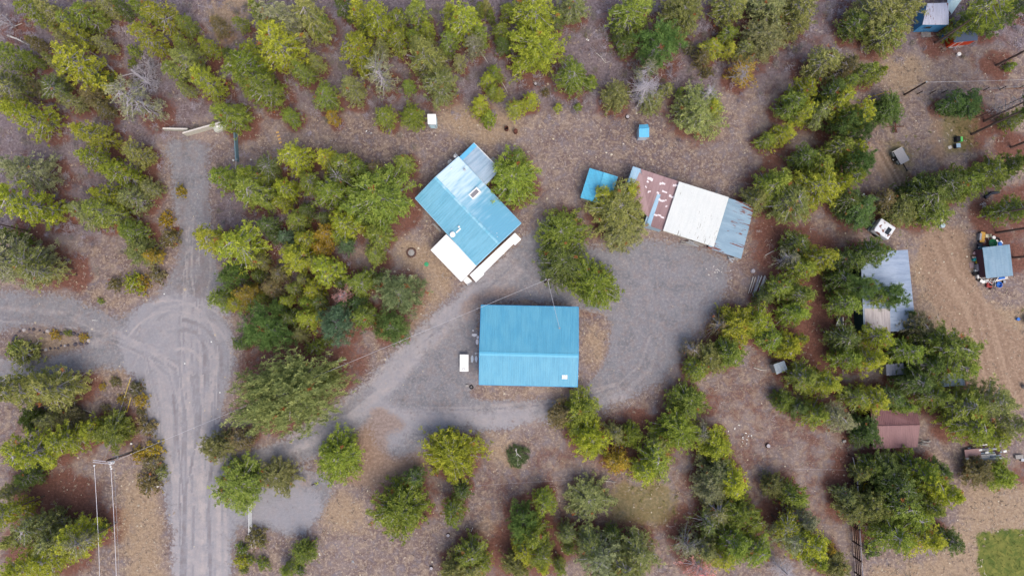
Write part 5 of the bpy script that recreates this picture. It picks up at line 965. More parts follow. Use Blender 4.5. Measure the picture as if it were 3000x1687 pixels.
    # rail fence bottom right
    o = thing('rail_fence', 'dark four-rail board fence running down the right side to the bottom edge', 'fence', T('L', 720, 1100)); pts = [(690, 590), (697, 690), (700, 780), (703, 880), (708, 980), (714, 1090), (720, 1200), (728, 1310), (735, 1420), (742, 1560)]; gp = [T('L', *q) for q in pts]
    for a in gp: x = MB(); x.box((a.x, a.y, 1.1), (.16, .16, 2.3)); x.build('post', DARKWOOD, o)
    for i in range(1, len(gp)-1):
        for z in (.4, .95, 1.5, 2.05):
            x = MB(); a, b = gp[i], gp[i+1]; x.box(((a.x+b.x)/2+.09, (a.y+b.y)/2, z), ((b-a).length-.02, .05, .26), math.atan2((b-a).y, (b-a).x)); x.build('rail', GREYWOOD if z > 2 else DARKWOOD, o)
    x = MB(); x.path([Vector((gp[0].x, gp[0].y, 1.2)), Vector((gp[1].x, gp[1].y, 2.0))], .05, 6); x.build('brace', GREYWOOD, o)
    wire('fence_wire', 'single thin wire running left from the head of the rail fence', Vector((gp[1].x, gp[1].y, .9)), P(2300, 1372, .9), .02, .006, lw)
    wire('fence_wire', 'thin wire across the dry ground left of the lower middle pines', P(1390, 1422, .8), P(1680, 1404, .8), .02, .006, lw)
    # pale board fence and tank at the old gate
    Sg = lambda x, y, z=0.: P(460+x*.13112, 330+y*.13112, z)
    def plank(name, a, b, h, label, mat=GREYW, th=.12):
        a, b = Vector(a), Vector(b); m = (a+b)/2; an = math.atan2((b-a).y, (b-a).x); L = (b-a).length; ob = thing(name, label, 'fence', (m.x, m.y, 0), 'pale board fences by the old gate', an)
        x = MB(); n = 6
        for i in range(n): x.box((0, 0, (i+.5)*h/n), (L, th, h/n-.015))
        x.build('boards', mat, ob, False); x = MB(); x.box((0, 0, h+.03), (L+.06, th+.1, .05)); x.build('cap_board', PALEWOOD, ob, False)
        for s in (-1, 1): x = MB(); x.box((s*(L/2+.06), 0, h/2), (.12, .2, h)); x.build('post', mat, ob, False)
    plank('board_fence', Sg(690, 520), Sg(1500, 290), 1.5, 'long pale grey board fence slanting beside the white tank', paint('pale_boards', (176,172,160), .85, .12, 4)); plank('board_fence', Sg(215, 400), Sg(740, 410), 1.0, 'shorter pale board fence half hidden by the grey-green pine', paint('pale_boards2', (160,160,148), .85, .15, 4))
    p = Sg(1400, 350); o = thing('water_tank', 'rounded white tank beside the pale board fence', 'tank', (p.x, p.y, 0), rz=.5); x = MB(); x.box((.3, 0, .4), (2.1, 1.1, .8), 0, 0, 0, 0, .22); x.build('tank_body', paint('tank_white', (176,178,168), .6, .06, 3), o, False); x = MB(); x.lathe((0, 0, .8), [(.16, 0), (.16, .07), (.04, .1)], 12); x.build('lid', WHITE, o, False)
    # swung-open tarped gate
    a, b = Sg(1790, 490), Sg(1830, 1120); m = (a+b)/2; o = thing('metal_gate', 'dark teal covered gate swung open, standing edge-on beside the north lane', 'gate', (m.x, m.y, 0)); d = (b-a).normalized(); an = math.atan2(d.y, d.x); x = MB()
    for z in (.25, .55, .85, 1.15): x.tube(Vector((a.x, a.y, z)), Vector((b.x, b.y, z)), .03)
    x.build('rails', GALV, o); x = MB(); x.box((m.x+.04, m.y, .72), ((b-a).length, .16, .9), an, 0, .12); x.build('cover', paint('teal_tarp', (96,124,134), .6, .15, 3), o)
    x = MB(); e = Sg(1805, 1290); x.tube(Vector((b.x, b.y, 1.0)), Vector((e.x, e.y, .9)), .05, .05, 8); x.build('draw_bar', paint('pale_pipe', (190,184,180), .5, .08, 4), o)
    for s, r_ in ((Sg(1765, 1100), .14), (Sg(1842, 1085), .13)): x = MB(); x.lathe((s.x, s.y, .9), [(r_, 0), (r_, .12), (.05, .2)], 10); x.build('knob', WHITE if r_ > .135 else GALV, o)
    # white tube gate at the driveway mouth
    a, b = P(738, 1472, 0), P(739.5, 1605, 0); m = (a+b)/2; o = thing('tube_gate', 'white tubular metal gate standing edge-on at the driveway mouth', 'gate', (m.x, m.y, 0)); k = a.lerp(b, .62)
    for z, s in ((.2, 1), (.6, 1), (1.0, 1), (1.35, 1)): x = MB(); x.tube(Vector((a.x, a.y, z)), Vector((k.x, k.y, z)), .035, .035, 6); x.build('rail', WHITE, o)
    for t_ in (0, .25, .5, .75, 1): q = a.lerp(k, t_); x = MB(); x.tube((q.x, q.y, .15), (q.x, q.y, 1.38), .03, .03, 6); x.build('upright', GALV if t_ in (.25, .75) else WHITE, o)
    x = MB(); x.tube((k.x, k.y, 1.3), (b.x, b.y, .1), .055, .055, 7); x.build('brace', PALEWOOD, o); x = MB(); x.tube((k.x, k.y, -.1), (k.x, k.y, 1.6), .09, .09, 8); x.build('post', GREYW, o)
    # fallen dead tree with fanned crown
    c = T('A', 1050, 575); o = thing('fallen_tree', 'fallen grey dead tree with a wide fan of bare branches among the upper left pines', 'fallen tree', (c.x, c.y, 0)); g = random.Random(7); b_, t_ = MB(), MB()
    t_.path([T('A', 640, 365, .3), T('A', 740, 440, .35), T('A', 830, 530, .3)], [.05, .09, .12], 6); t_.path([T('A', 930, 495, 1.1), T('A', 1000, 550, .9), T('A', 1070, 605, .5)], [.2, .2, .14], 7); t_.path([T('A', 820, 550, .4), T('A', 940, 520, .7), T('A', 1050, 560, .9)], [.05, .08, .1], 6)
    def br(p, d, L, r, k):
        q = p+d*L; b_.tube(p, q, max(r, .022), max(r*.55, .016), 4 if k < 2 else 3, cap=False)
        if k >= 5 or L < .12: return
        for _ in range(3 if k < 4 else 2):
            s = p.lerp(q, g.uniform(.45, 1)); nd = (d+Vector((g.uniform(-.8, .8), g.uniform(-.8, .8), g.uniform(-.25, .3)))).normalized(); br(s, nd, L*g.uniform(.55, .8), r*.55, k+1)
    c0 = T('A', 1035, 575, .7)
    for i in range(15): an = i*.42; br(c0, Vector((math.cos(an), math.sin(an), .12)).normalized(), g.uniform(1.1, 1.5), .075, 1)
    c0 = T('A', 1060, 480, .5)
    for i in range(7): an = i*.9; br(c0, Vector((math.cos(an), math.sin(an), .1)).normalized(), 1.1, .06, 2)
    t_.build('trunk', GREYWOOD, o); b_.build('branches', GREYWOOD, o)
    # logs and fallen poles
    for i, (t, a, b, r, lab, mat, br_) in enumerate((
      ('A', (60, 255), (205, 322), .14, 'pale split fallen log near the upper left corner', PALEWOOD, 4), ('A', (20, 110), (110, 200), .08, 'thin grey fallen log at the upper left corner', GREYWOOD, 3), ('A', (70, 205), (160, 168), .07, 'short pale broken log crossing beside the upper left log', PALEWOOD, 0),
      ('F', (665, 1362), (765, 1335), .14, 'weathered pale log north east of the giant ponderosa', PALEWOOD, 0), ('C', (1610, 98), (1752, 192), .06, 'thin straight fallen pole in the forest right of the round ponderosa', GREYWOOD, 2), ('B', (1710, 370), (1768, 458), .07, 'thin pale fallen trunk in the forest north of the yard', PALEWOOD, 0),
      ('A', (190, 425), (255, 460), .07, 'short yellowish fallen pole among upper left pines', PALEWOOD, 0), ('B', (1855, 575), (1900, 655), .05, 'thin pale fallen branch right of the paired young pines', PALEWOOD, 2), ('K', (850, 775), (980, 782), .07, 'bleached fallen branch lying between pines in the lower middle', PALEWOOD, 6),
      ('H', (100, 600), (200, 555), .06, 'pale crooked stick on red needle litter right of the long shed', PALEWOOD, 0), ('H', (20, 1392), (110, 1412), .06, 'curved pale stick on needle litter left of the tiny grey shed', PALEWOOD, 0), ('I', (590, 270), (680, 300), .05, 'short pale forked branch on litter left of the main road', PALEWOOD, 3),
      ('C', (840, 380), (905, 450), .06, 'bundle of bare pale branches on the forest floor above the yard', PALEWOOD, 9), ('C', (960, 715), (1045, 700), .05, 'white bare branch at the foot of the dead grey tree', PALEWOOD, 5), ('I', (530, 220), (535, 290), .05, 'upright-looking pale stick beside the olive pine left of the road', PALEWOOD, 2),
      ('J', (515, 805), (565, 785), .06, 'small dark stick on the pale gravel apron', DARKWOOD, 0), ('E', (655, 1058), (688, 1060), .04, 'tiny white stick on the west gravel lane', WHITE, 0), ('A', (1400, 40), (1500, 60), .04, 'thin twig near the sandy clearing at the top', GREYWOOD, 3))):
        log(T(t, *a), T(t, *b), r, lab, mat, branches=br_, seed=i+5)
    # pole pile right
    p = P(2218, 836, 0); o = thing('pole_pile', 'pile of pale peeled poles under the right hand pines', 'pole pile', (p.x, p.y, 0)); g = random.Random(2)
    for i in range(13):
        dx = g.uniform(-.9, .9); x = MB(); a_ = Vector((p.x+dx+g.uniform(-.2, .2)+.4, p.y+g.uniform(1.0, 1.6), .08+.1*(i % 3))); b_ = Vector((p.x+dx-.55, p.y-g.uniform(1.0, 1.6), .08+.1*(i % 3))); x.tube(a_, b_, .06, .045, 6); x.build('pole', PALEWOOD if i % 3 else GREYWOOD, o)
    # lumber pile
    Sl = lambda x, y, z=0.: P(2780+x*.09662, 1260+y*.09662, z); c = Sl(1000, 640); o = thing('lumber_pile', 'long heap of grey boards with a pinkish sheet on top near the right edge', 'lumber pile', (c.x, c.y, 0), rz=.05); g = random.Random(9)
    for i in range(30):
        x = MB(); ln = g.uniform(2.4, 4.6); x.box((g.uniform(-.5, .9), -1.15+2.3*(i % 10)/9.5+g.uniform(-.05, .05), .12+.13*(i//10)+g.uniform(0, .05)), (ln, .2, .06), g.uniform(-.05, .05)); x.build('board', (GREYW, GALV, PALEWOOD, paint('blue_grey_board', (130,142,158), .8, .15, 5), DARKWOOD)[g.randrange(5)], o, False)
    x = MB(); x.box((-1.75, -.1, .62), (2.3, 1.3, .05), .05); x.build('top_sheet', paint('pinkish_sheet', (150,120,118), .7, .1, 4), o, False)
    for a_ in ((-2.6, -.8), (-.6, .35), (.3, -.05), (2.9, .0)): x = MB(); x.box((a_[0], a_[1], .6), (.5, .3, .12), .1, bev=.04); x.build('plastic_sack', WHITE, o, False)
    box_thing('crate', 'grey wooden crate right of the long board heap at the right edge', 'crate', Sl(2085, 790), (1.1, .55, .35), .05, GREYW); box_thing('box_trailer', 'dark blue-grey boxed load at the right edge below the grey crate', 'box', Sl(2300, 890), (1.6, .4, .4), -.1, paint('slate', (70,90,104), .6, .1, 4), GALV)
    # trailer
    St = lambda x, y, z=0.: P(2500+x*.2622, 340+y*.2622, z); c = St(495, 465); o = thing('utility_trailer', 'small utility trailer with a grey plywood cover and dark wheels in the weedy clearing', 'trailer', (c.x, c.y, 0), rz=math.radians(-62)); L_, W_ = 2.2, 1.45
    x = MB(); x.box((0, 0, 1.0), (L_, W_, .04)); x.build('plywood_cover', paint('grey_plywood', (150,148,150), .85, .08, 5), o, False); x = MB(); x.box((0, 0, .66), (L_*.95, W_*.94, .6)); x.build('box', paint('dark_green_steel', (54,60,60), .6, .12, 5), o, False)
    x = MB(); x.box((L_/2+.6, 0, .42), (1.3, .1, .1)); x.box((L_/2+1.2, 0, .44), (.18, .22, .14)); x.build('tow_bar', BLACK, o, False)
    for s in (-1, 1):
        x = MB(); x.lathe((-.05, s*(W_/2+.12), .33), [(.1, -.1), (.33, -.1), (.35, -.05), (.35, .05), (.33, .1), (.1, .1)], 16, rx=math.pi/2); w_ = x.build('wheel', BLACK, o, False); x = MB(); x.lathe((-.05, s*(W_/2+.24), .33), [(.14, -.01), (.14, .01), (.04, .03)], 10, rx=-s*math.pi/2); x.build('hub_cap', WHITE, w_, False); w_.children[0].location = (0, 0, 0)
        for dx in (-.7, .62): x = MB(); x.box((dx, s*(W_/2+.14), .7), (.55, .3, .35), bev=.03); x.build('side_locker', paint('locker_grey', (84,90,90), .6, .1, 5), o, False)
    x = MB(); x.tube((-L_/2-.02, -W_/2-.3, 1.03), (-L_/2-.02, W_/2, 1.03), .04, .04, 6); x.build('rear_pole', PALEWOOD, o, False)
    # rusty implement
    c = St(455, 130); o = thing('farm_implement', 'rusty old farm implement with crossbar in the weedy clearing above the trailer', 'implement', (c.x, c.y, 0)); x = MB(); x.box((0, .1, .35), (.16, 1.9, .12)); x.tube((-1.3, 0, .4), (1.3, .05, .4), .05, .05, 6); x.build('frame', RUST, o, False)
    for s in (-1, 1): x = MB(); x.path([(0, -.2, .35), (s*.3, -.9, .3)], .06, 5); x.path([(s*.3, -.2, .3), (s*.25, -.6, .2)], .05, 5); x.build('tine', RUST, o, False)
    x = MB(); x.box((0, .85, .55), (.55, .55, .08), bev=.02); x.build('seat', BLACK, o, False)
    # bins
    box_thing('storage_bin', 'black bin with bright green lid half open in the clearing right of the trailer', 'bin', St(1142, 268), (.55, .75, .7), .05, NAVY, BLACK); box_thing('plastic_tub', 'bright lime green tub touching the black bin', 'tub', St(1180, 270), (.4, .7, .55), .05, LIME); box_thing('storage_bin', 'dark bin with pale blue lid just below the lime green tub', 'bin', St(1140, 343), (.6, .6, .7), .08, NAVY, paint('pale_blue_lid', (150,176,196), .5, .06, 4))
    x = MB(); q = St(1080, 350, .03); x.box(q, (.55, .45, .05), .3, bev=.01); tag(x.build('cardboard_sheet', PALEWOOD), 'pale flat board on the ground left of the pale blue lidded bin', 'board')
    jug(St(965, 1232), .32, .8, paint('pale_blue_drum', (156,176,184), .5, .08, 4), 'drum', 'pale blue-grey round drum below the large right hand pine', 'drum'); chair(St(960, 1165), .1, BEIGE, 'pale green-white plastic chair just above the pale blue drum'); tyre(St(930, 1190), .28, 'black tyre left of the pale chair at the drum')
    # camper
    c = P(2571, 676, 0); o = thing('camper_shell', 'boxy white camper shell with rust patches and a dark roof hatch among right hand pines', 'camper', (c.x, c.y, 0), rz=math.radians(-35)); wm = NT('camper_rusty_white'); v_ = wm.coord('Object'); n_ = wm.noise(v_, 1.1, 4, .6, .5); wm.col(wm.mix(wm.mrange(n_, .56, .6, 0, 1), lin((206,210,216)), lin((110,70,58)))); wm.rough(.45)
    x = MB(); x.box((0, 0, 1.5), (2.5, 2.1, 1.0), bev=.08); x.build('roof_box', wm.m, o, False); x = MB(); x.box((0, 0, .72), (2.35, 1.95, .6), bev=.03); x.build('body', paint('camper_side', (120,126,132), .5, .1, 3), o, False); x = MB(); x.box((.55, 0, 2.02), (.62, 1.05, .05), 0, bev=.01); x.build('roof_hatch', GLASS, o, False)
    for s in (-1, 1):
        x = MB(); x.box((0, s*1.0, .95), (1.1, .06, .35)); x.build('window', GLASS, o, False); x = MB(); x.lathe((0, s*.95, .33), [(.1, -.1), (.33, -.1), (.33, .1), (.1, .1)], 14, rx=math.pi/2); x.build('wheel', BLACK, o, False)
    x = MB(); x.box((-1.25, 0, .35), (.3, 1.9, .12)); x.build('bumper', GALV, o, False)
    p = St(130, 905); o = thing('scrap_heap', 'small rusty scrap heap with white pieces above the camper shell', 'scrap', (p.x, p.y, 0)); x = MB(); g = random.Random(1)
    for i in range(8): x.box((g.uniform(-.5, .5), g.uniform(-.4, .4), .1+.05*i), (g.uniform(.2, .6), g.uniform(.1, .3), .06), g.uniform(0, 3), i % 2)
    x.build('scraps', [RUST, WHITE], o, False)
    p = T('H', 1640, 240); x = MB()
    for i in range(12): a_ = g.uniform(0, 6.28); r_ = g.uniform(0, .5); x.box((p.x+r_*math.cos(a_), p.y+r_*math.sin(a_), .05+.01*i), (g.uniform(.1, .35), .1, .05), g.uniform(0, 3))
    tag(x.build('rubble_heap', paint('pale_rubble', (176,166,166), .9, .15, 6)), 'small heap of pale rubble beside the dark bent pipe at the right', 'rubble')
    p = T('H', 1690, 170); x = MB(); x.path([(p.x-.9, p.y-.5, .25), (p.x-.2, p.y+.1, .4), (p.x+1.2, p.y+.3, .25)], [.28, .24, .18], 9); tag(x.build('bent_pipe', NAVY), 'dark bent stovepipe lying on litter near the right edge', 'pipe')
    # bench / cart right
    p = T('H', 620, 1066); o = thing('folding_cart', 'dark cart with white triangular tarp and plank on red needle litter left of the barn', 'cart', (p.x, p.y, 0)); x = MB(); x.box((.0, 0, .45), (.55, 1.25, .5)); x.build('box', NAVY, o, False); x = MB(); x.add([(-.75, -.6, .75), (-.1, -.65, .7), (-.35, .6, .8), (-.75, -.6, .7), (-.1, -.65, .65), (-.35, .6, .75)], [(0,1,2), (5,4,3), (0,3,4,1), (1,4,5,2), (2,5,3,0)]); x.build('tarp', WHITE, o, False)
    x = MB(); x.box((.42, 0, .5), (.2, 1.25, .06)); x.build('plank', PALEWOOD, o, False); x = MB(); x.tube((0, .6, .4), (0, 1.5, .5), .03); x.build('handle', GALV, o, False)
    # yellow chair, tyre etc lower right
    p = T('L', 812, 822); o = thing('lounge_chair', 'yellow plastic sled-like chair on red litter beside the rail fence', 'chair', (p.x, p.y, 0), rz=.1); x = MB(); r0 = [(.42*math.cos(a), .68*math.sin(a), .25) for a in np.linspace(0, 2*math.pi, 17)]; x.path(r0, .09, 6); x.build('rim', YEL, o, False); x = MB(); x.prism([(.28*math.cos(a), .5*math.sin(a)-.1) for a in np.linspace(0, 2*math.pi, 13)[:-1]], .1, .2); x.build('seat', OCHRE, o, False); x = MB(); x.box((0, .3, .3), (.3, .3, .05)); x.build('opening', BLACK, o, False)
    stump(T('L', 118, 525), .32, .35, 'dark charred stump on dry ground in the lower right'); stump(T('K', 1435, 1155), .3, .4, 'black charred stump on red litter in the lower middle'); stump(T('J', 1480, 1158), .28, .2, 'low dark stump south of the narrow green pine'); stump(T('J', 1362, 1388), .25, .3, 'small dark stump at the bottom middle'); stump(T('C', 1058, 830), .3, .3, 'dark stump at the foot of the grey dead tree by the yard'); stump(T('C', 408, 598), .25, .35, 'dark stump below the large yellow-green pine at the top')
    x = MB(); p = T('L', 660, 494, .15); x.box(p, (.5, .35, .28), .2, bev=.03); tag(x.build('utility_box', CONC), 'small grey utility box above the head of the rail fence', 'box')
    stump(T('H', 14, 710), .28, .25, 'grey cut stump above the pole pile', GREYWOOD)
    for i, q in enumerate(((1095, 1437), (1130, 1446))): a = T('L', *q); x = MB(); x.box((a.x, a.y, .5), (.12, .12, 1.0)); tag(x.build('fence_post', PALEWOOD), ('taller left' if i == 0 else 'lower right')+' of two pale posts at the bottom edge beside the lawn', 'post', 'pale posts near the lawn')
    # white scraps
    for i, (t, x_, y_, n, sp, lab) in enumerate((('K', 1850, 460, 12, 2.2, 'scatter of white scrap pieces on soil right of the lower middle pines'), ('J', 1640, 1120, 3, .4, 'small white scrap on dry ground at the bottom middle'), ('J', 575, 1285, 3, .5, 'small pale scrap below the round shrub in the lower left'), ('J', 800, 1350, 4, .45, 'grey and white scrap on dry ground near the bottom'), ('B', 920, 938, 4, .4, 'small pale rubble spot in the upper yard'), ('G', 1690, 700, 14, 2.0, 'scatter of pale wood chips south of the rusty lean-to'), ('C', 775, 275, 5, .5, 'white scrap on the forest floor at the top middle'))):
        g = random.Random(i); p = T(t, x_, y_); x = MB()
        for k in range(n): x.box((p.x+g.gauss(0, sp/2), p.y+g.gauss(0, sp/3), .04+.003*k), (g.uniform(.1, .26), g.uniform(.05, .14), .05), g.uniform(0, 3))
        tag(x.build('scrap_scatter', PALEWOOD if 'chips' in lab else WHITE if i != 3 else GALV), lab, 'scrap')
    for t, x_, y_, lab in (('E', 1163, 872, 'tiny white marker stone on the turning circle, upper one'), ('E', 1496, 1210, 'tiny white marker stone on the turning circle, right one'), ('E', 1308, 1363, 'tiny white marker stone on the lower turning circle'), ('I', 1557, 150, 'tiny pale yellow marker on the road beside the big ponderosa'), ('A', 1776, 1130, 'small white cap on litter right of the teal gate')):
        p = T(t, x_, y_); x = MB(); x.lathe((p.x, p.y, 0), [(.09, 0), (.1, .06), (.04, .1)], 8); tag(x.build('marker', WHITE), lab, 'marker')
    for t, x_, y_, lab in (('I', 935, 510, 'white jug on dry ground right of the upper pole'), ('I', 1082, 744, 'white jug beside the roadside shrubs'), ('I', 1122, 810, 'small white litter at the road edge below the shrubs')): jug(T(t, x_, y_), .14, .3, WHITE, 'white jug', lab, 'jug')
    x = MB(); p = T('E', 1243, 415, .04); x.box(p, (1.05, .7, .06), .02, bev=.01); tag(x.build('rusty_plate', RUST), 'flat rust-brown metal plate at the left edge of the north lane', 'plate')
    pallet('plank_table', 'grey plank platform under the olive pine at the lower left', T('I', 362, 262), 1.9, .6, 0)
    # brush pile
    p = T('K', 282, 592); o = thing('brush_pile', 'round pile of cut dark green branches with white stems in the lower middle', 'brush pile', (p.x, p.y, 0)); gg = np.random.default_rng(3); n = 110; a = gg.uniform(0, 6.28, n); r_ = 1.7*np.sqrt(gg.uniform(0, 1, n))*(1+.25*np.sin(a*3+1)); C = np.stack([r_*np.cos(a), r_*np.sin(a)*.95, .9*(1-(r_/1.8)**2)], 1); Q = sprays(C, np.full(n, .32), 14, .36, .2, gg); cr = mesh_obj('cut_branches', quads('cut_branches', Q, np.repeat(gg.uniform(.1, .7, n), 14), [LEAF]), o); cr.color = (*lin((122,138,92)), 1)
    x = MB()
    for i, (e0, e1) in enumerate((((-.25, 1.1, .85), (.05, -1.5, .5)), ((-.3, .95, 1.0), (.3, -1.3, .6)), ((-.1, .4, 1.0), (.9, -.6, .5)), ((-.1, .2, 1.0), (-.9, -.5, .5)))): x.path([e0, tuple((u+v)/2+(.15 if k == 2 else 0) for k, (u, v) in enumerate(zip(e0, e1))), e1], [.06, .045, .015], 5)
    x.build('stems', PALEWOOD, o, False)
    # log pieces at brown shed, rocks around island
    x = MB(); p = T('L', 1215, 505); g = random.Random(5)
    for i in range(6): x.box((p.x+g.uniform(-.4, .5), p.y+g.uniform(-.3, .3), .1+.08*i), (1.3, .12, .06), g.uniform(-.3, .3))
    tag(x.build('board_stack', GREYW), 'few grey boards sticking out right of the brown roofed shed', 'boards')
    ring = [(322, 500), (370, 440), (400, 390), (500, 260), (620, 225), (740, 210), (850, 215), (1000, 240), (1110, 290), (1210, 250), (1330, 230), (1430, 300), (1540, 320), (1620, 300), (1760, 320), (1860, 320), (1960, 350), (2080, 380), (2170, 430), (2240, 490), (2190, 560), (2050, 570), (1900, 590), (1720, 610), (1640, 620), (1540, 620), (1470, 680), (1380, 680), (1270, 690), (1160, 720), (1080, 730), (1000, 740), (930, 740)]
    rk = paint('dark_rock', (84,78,84), .9, .3, 5); rk2 = paint('pale_rock', (166,158,156), .9, .2, 5)
    for i, (a, b) in enumerate(ring):
        q = P(a*.11646, 940+b*.11646, 0); x = MB(); r_ = g.uniform(.16, .34); x.lathe((q.x, q.y, -.03), [(r_*.9, 0), (r_, r_*.4), (r_*.7, r_*.85), (r_*.1, r_)], 6+i % 3); ob = x.build('border_rock', rk2 if i % 5 == 4 else rk); tag(ob, 'rock in the stone border around the left gravel island', 'rock', 'rocks round the gravel island')
    junk(); round_things()
def round_things():
    T = lambda t, x, y, z=0.: P(*tp(t, x, y), z)
    p = T('H', 1948, 1060); o = thing('patio_umbrella', 'white round table top cut by the right edge beside a blue bucket', 'table', (p.x, p.y, 0)); o.name = 'round_table'; x = MB(); x.lathe((0, 0, .72), [(.7, 0), (.74, .03), (.6, .05), (.05, .06)], 20); x.build('table_top', WHITE, o, False); x = MB(); x.tube((0, 0, 0), (0, 0, .72), .06); x.lathe((0, 0, 0), [(.3, 0), (.25, .05)], 12); x.build('pedestal', GREENP, o, False)
    jug(T('H', 1880, 1050), .22, .4, BLUEP, 'blue bucket', 'blue bucket left of the white round table at the right edge')
    p = T('L', 1925, 110); jug(p, .35, .7, GALV, 'metal can', 'pale metal can cut by the right edge below the dirt drive', 'metal_can')
def junk():
    """things kept round the small shed by the right edge"""
    Sj = lambda x, y, z=0.: P(2790+x*.13806, 660+y*.13806, z)
    a, b, c, d = Sj(640, 472, 2.25), Sj(1217, 405, 2.25), Sj(1292, 1068, 2.1), Sj(718, 1125, 2.1); m = (a+c)/2
    o = thing('storage_shed', 'square shed with blue-grey corrugated roof ringed by clutter near the right edge', 'shed', (m.x, m.y, 0)); wall_below([a, b, c, d], .2, .08).build('wall', paint('maroon_wall', (82,56,66), .8, .12, 3), o)
    x = MB(); x.slab(b, c, d, a, .05, 17, .05, .035); x.build('roof', roofmat('junk_roof', (116,146,166), .1, .08, (146,168,184), .5), o)
    x = MB(); x.add([Sj(560, 470, .16), Sj(640, 480, .16), Sj(715, 1110, .16), Sj(620, 1080, .16), Sj(560, 470, 0), Sj(640, 480, 0), Sj(715, 1110, 0), Sj(620, 1080, 0)], [(0,3,2,1), (0,1,5,4), (1,2,6,5), (2,3,7,6), (3,0,4,7)]); x.build('deck', paint('maroon_deck', (92,62,70), .8, .15, 4), o)
    B = box_thing; J = jug
    B('cushion_box', 'ochre topped box at the upper left of the clutter round the small shed', 'box', Sj(592, 262), (.65, 1.5, .5), -.15, NAVY, OCHRE); B('storage_bench', 'slim grey bin touching the ochre topped box', 'bin', Sj(540, 250), (.28, 1.0, .6), -.15, GALV)
    chair(Sj(700, 232), math.radians(-90), BEIGE, 'cream plastic chair beside the ochre topped box'); J(Sj(855, 265), .25, .3, WHITE, 'white bucket', 'white round bucket above the small shed roof'); J(Sj(642, 352), .25, .35, PINK, 'pink bucket', 'pink bucket below the cream plastic chair', open_top=True)
    p = Sj(800, 390); o = thing('wheelbarrow', 'green wheelbarrow tray leaning above the small shed roof', 'wheelbarrow', (p.x, p.y, 0), rz=.3); x = MB(); x.lathe((0, 0, .35), [(.3, 0), (.6, .3), (.63, .3), (.6, .26), (.3, .06), (.01, .05)], 10); x.build('tray', GREENP, o, False); x = MB(); x.lathe((0, -.6, .2), [(.05, -.05), (.2, -.05), (.2, .05), (.05, .05)], 12, rx=math.pi/2); x.build('wheel', BLACK, o, False)
    for s in (-1, 1): x = MB(); x.tube((s*.2, -.6, .25), (s*.3, 1.0, .5), .025); x.build('handle', GALV, o, False)
    J(Sj(912, 350), .24, .35, WHITE, 'white bucket', 'white square-looking bucket nearest the green wheelbarrow'); B('plastic_tub', 'pale plastic tub beside the blue one above the shed roof', 'tub', Sj(1000, 372), (.45, .45, .3), .5, WHITE); J(Sj(965, 402), .3, .5, BLUEP, 'blue bucket', 'bright blue bucket at the top edge of the small shed'); B('plastic_tub', 'whitish tub between the green wheelbarrow and the blue bucket', 'tub', Sj(885, 405), (.6, .4, .35), -.4, GALV, WHITE); tyre(Sj(945, 310), .38, 'black tyre above the blue bucket in the clutter')
    tyre(Sj(515, 585), .42, 'large dark tyre with a pale centre left of the small shed'); J(Sj(515, 585, .15), .17, .2, GALV, 'metal pot', 'grey pot inside the large dark tyre', 'metal_pot'); J(Sj(445, 597), .2, .3, PINK, 'pink pot', 'pinkish pot left of the large dark tyre', 'plant_pot')
    for i, (yy, mm) in enumerate(((650, BROWNP), (672, PALEWOOD))): x = MB(); q0, q1 = Sj(420, yy+8, .3), Sj(650, yy-12, .3); x.box((q0+q1)/2, ((q1-q0).length, .2, .08), math.atan2((q1-q0).y, (q1-q0).x)); tag(x.build('loose_plank', mm), ('upper brown' if i == 0 else 'lower pale')+' plank of the two leading to the small shed deck', 'plank')
    B('plastic_tub', 'dark blue tub high on the left side of the clutter', 'tub', Sj(560, 420), (.6, .45, .35), .2, NAVY); B('tool_case', 'dark case below the dark blue tub', 'case', Sj(548, 470), (.4, .3, .25), -.3, BLACK, GALV); B('crate', 'dark reddish crate between pink bucket and teal sheet', 'crate', Sj(650, 410), (.6, .4, .3), .4, RUST); B('crate', 'teal box at the top left corner of the small shed roof', 'crate', Sj(600, 490), (.9, .45, .5), .3, paint('teal_box', (50,100,112), .6, .1, 4))
    J(Sj(430, 735), .2, .5, TEALP, 'watering can', 'teal watering can left of the yellow toy', 'watering_can'); J(Sj(480, 715), .24, .35, paint('pale_teal', (120,196,196), .5, .06, 4), 'pale teal bucket', 'pale teal round bucket touching the teal watering can')
    p = Sj(520, 760); o = thing('toy_truck', 'bright yellow and red plastic toy left of the small shed', 'toy', (p.x, p.y, .0)); x = MB(); x.box((-.05, .1, .25), (.5, .28, .3), .1, bev=.04); x.box((-.05, -.22, .25), (.5, .25, .3), .1, bev=.04); x.build('body', YEL, o, False); x = MB(); x.box((.4, -.05, .3), (.36, .65, .4), .05, bev=.05); x.build('cab', REDP, o, False)
    for s in (-.35, .25): x = MB(); x.lathe((s, -.4, .13), [(.04, -.04), (.13, -.04), (.13, .04), (.04, .04)], 10, rx=math.pi/2); x.build('wheel', BLACK, o, False)
    B('cooler', 'small blue and white cooler just below the yellow toy', 'cooler', Sj(548, 828), (.4, .35, .35), .05, BLUEP, WHITE); B('appliance', 'large flat grey chest, upper of two grey chests left of the shed', 'chest', Sj(548, 905), (1.15, 1.0, .6), -.08, GALV, paint('chest_grey', (136,130,136), .7, .08, 4)); B('appliance', 'smaller grey chest, lower of two grey chests left of the shed', 'chest', Sj(590, 1020), (.7, .85, .55), -.08, GALV, paint('chest_grey2', (150,148,150), .7, .08, 4))
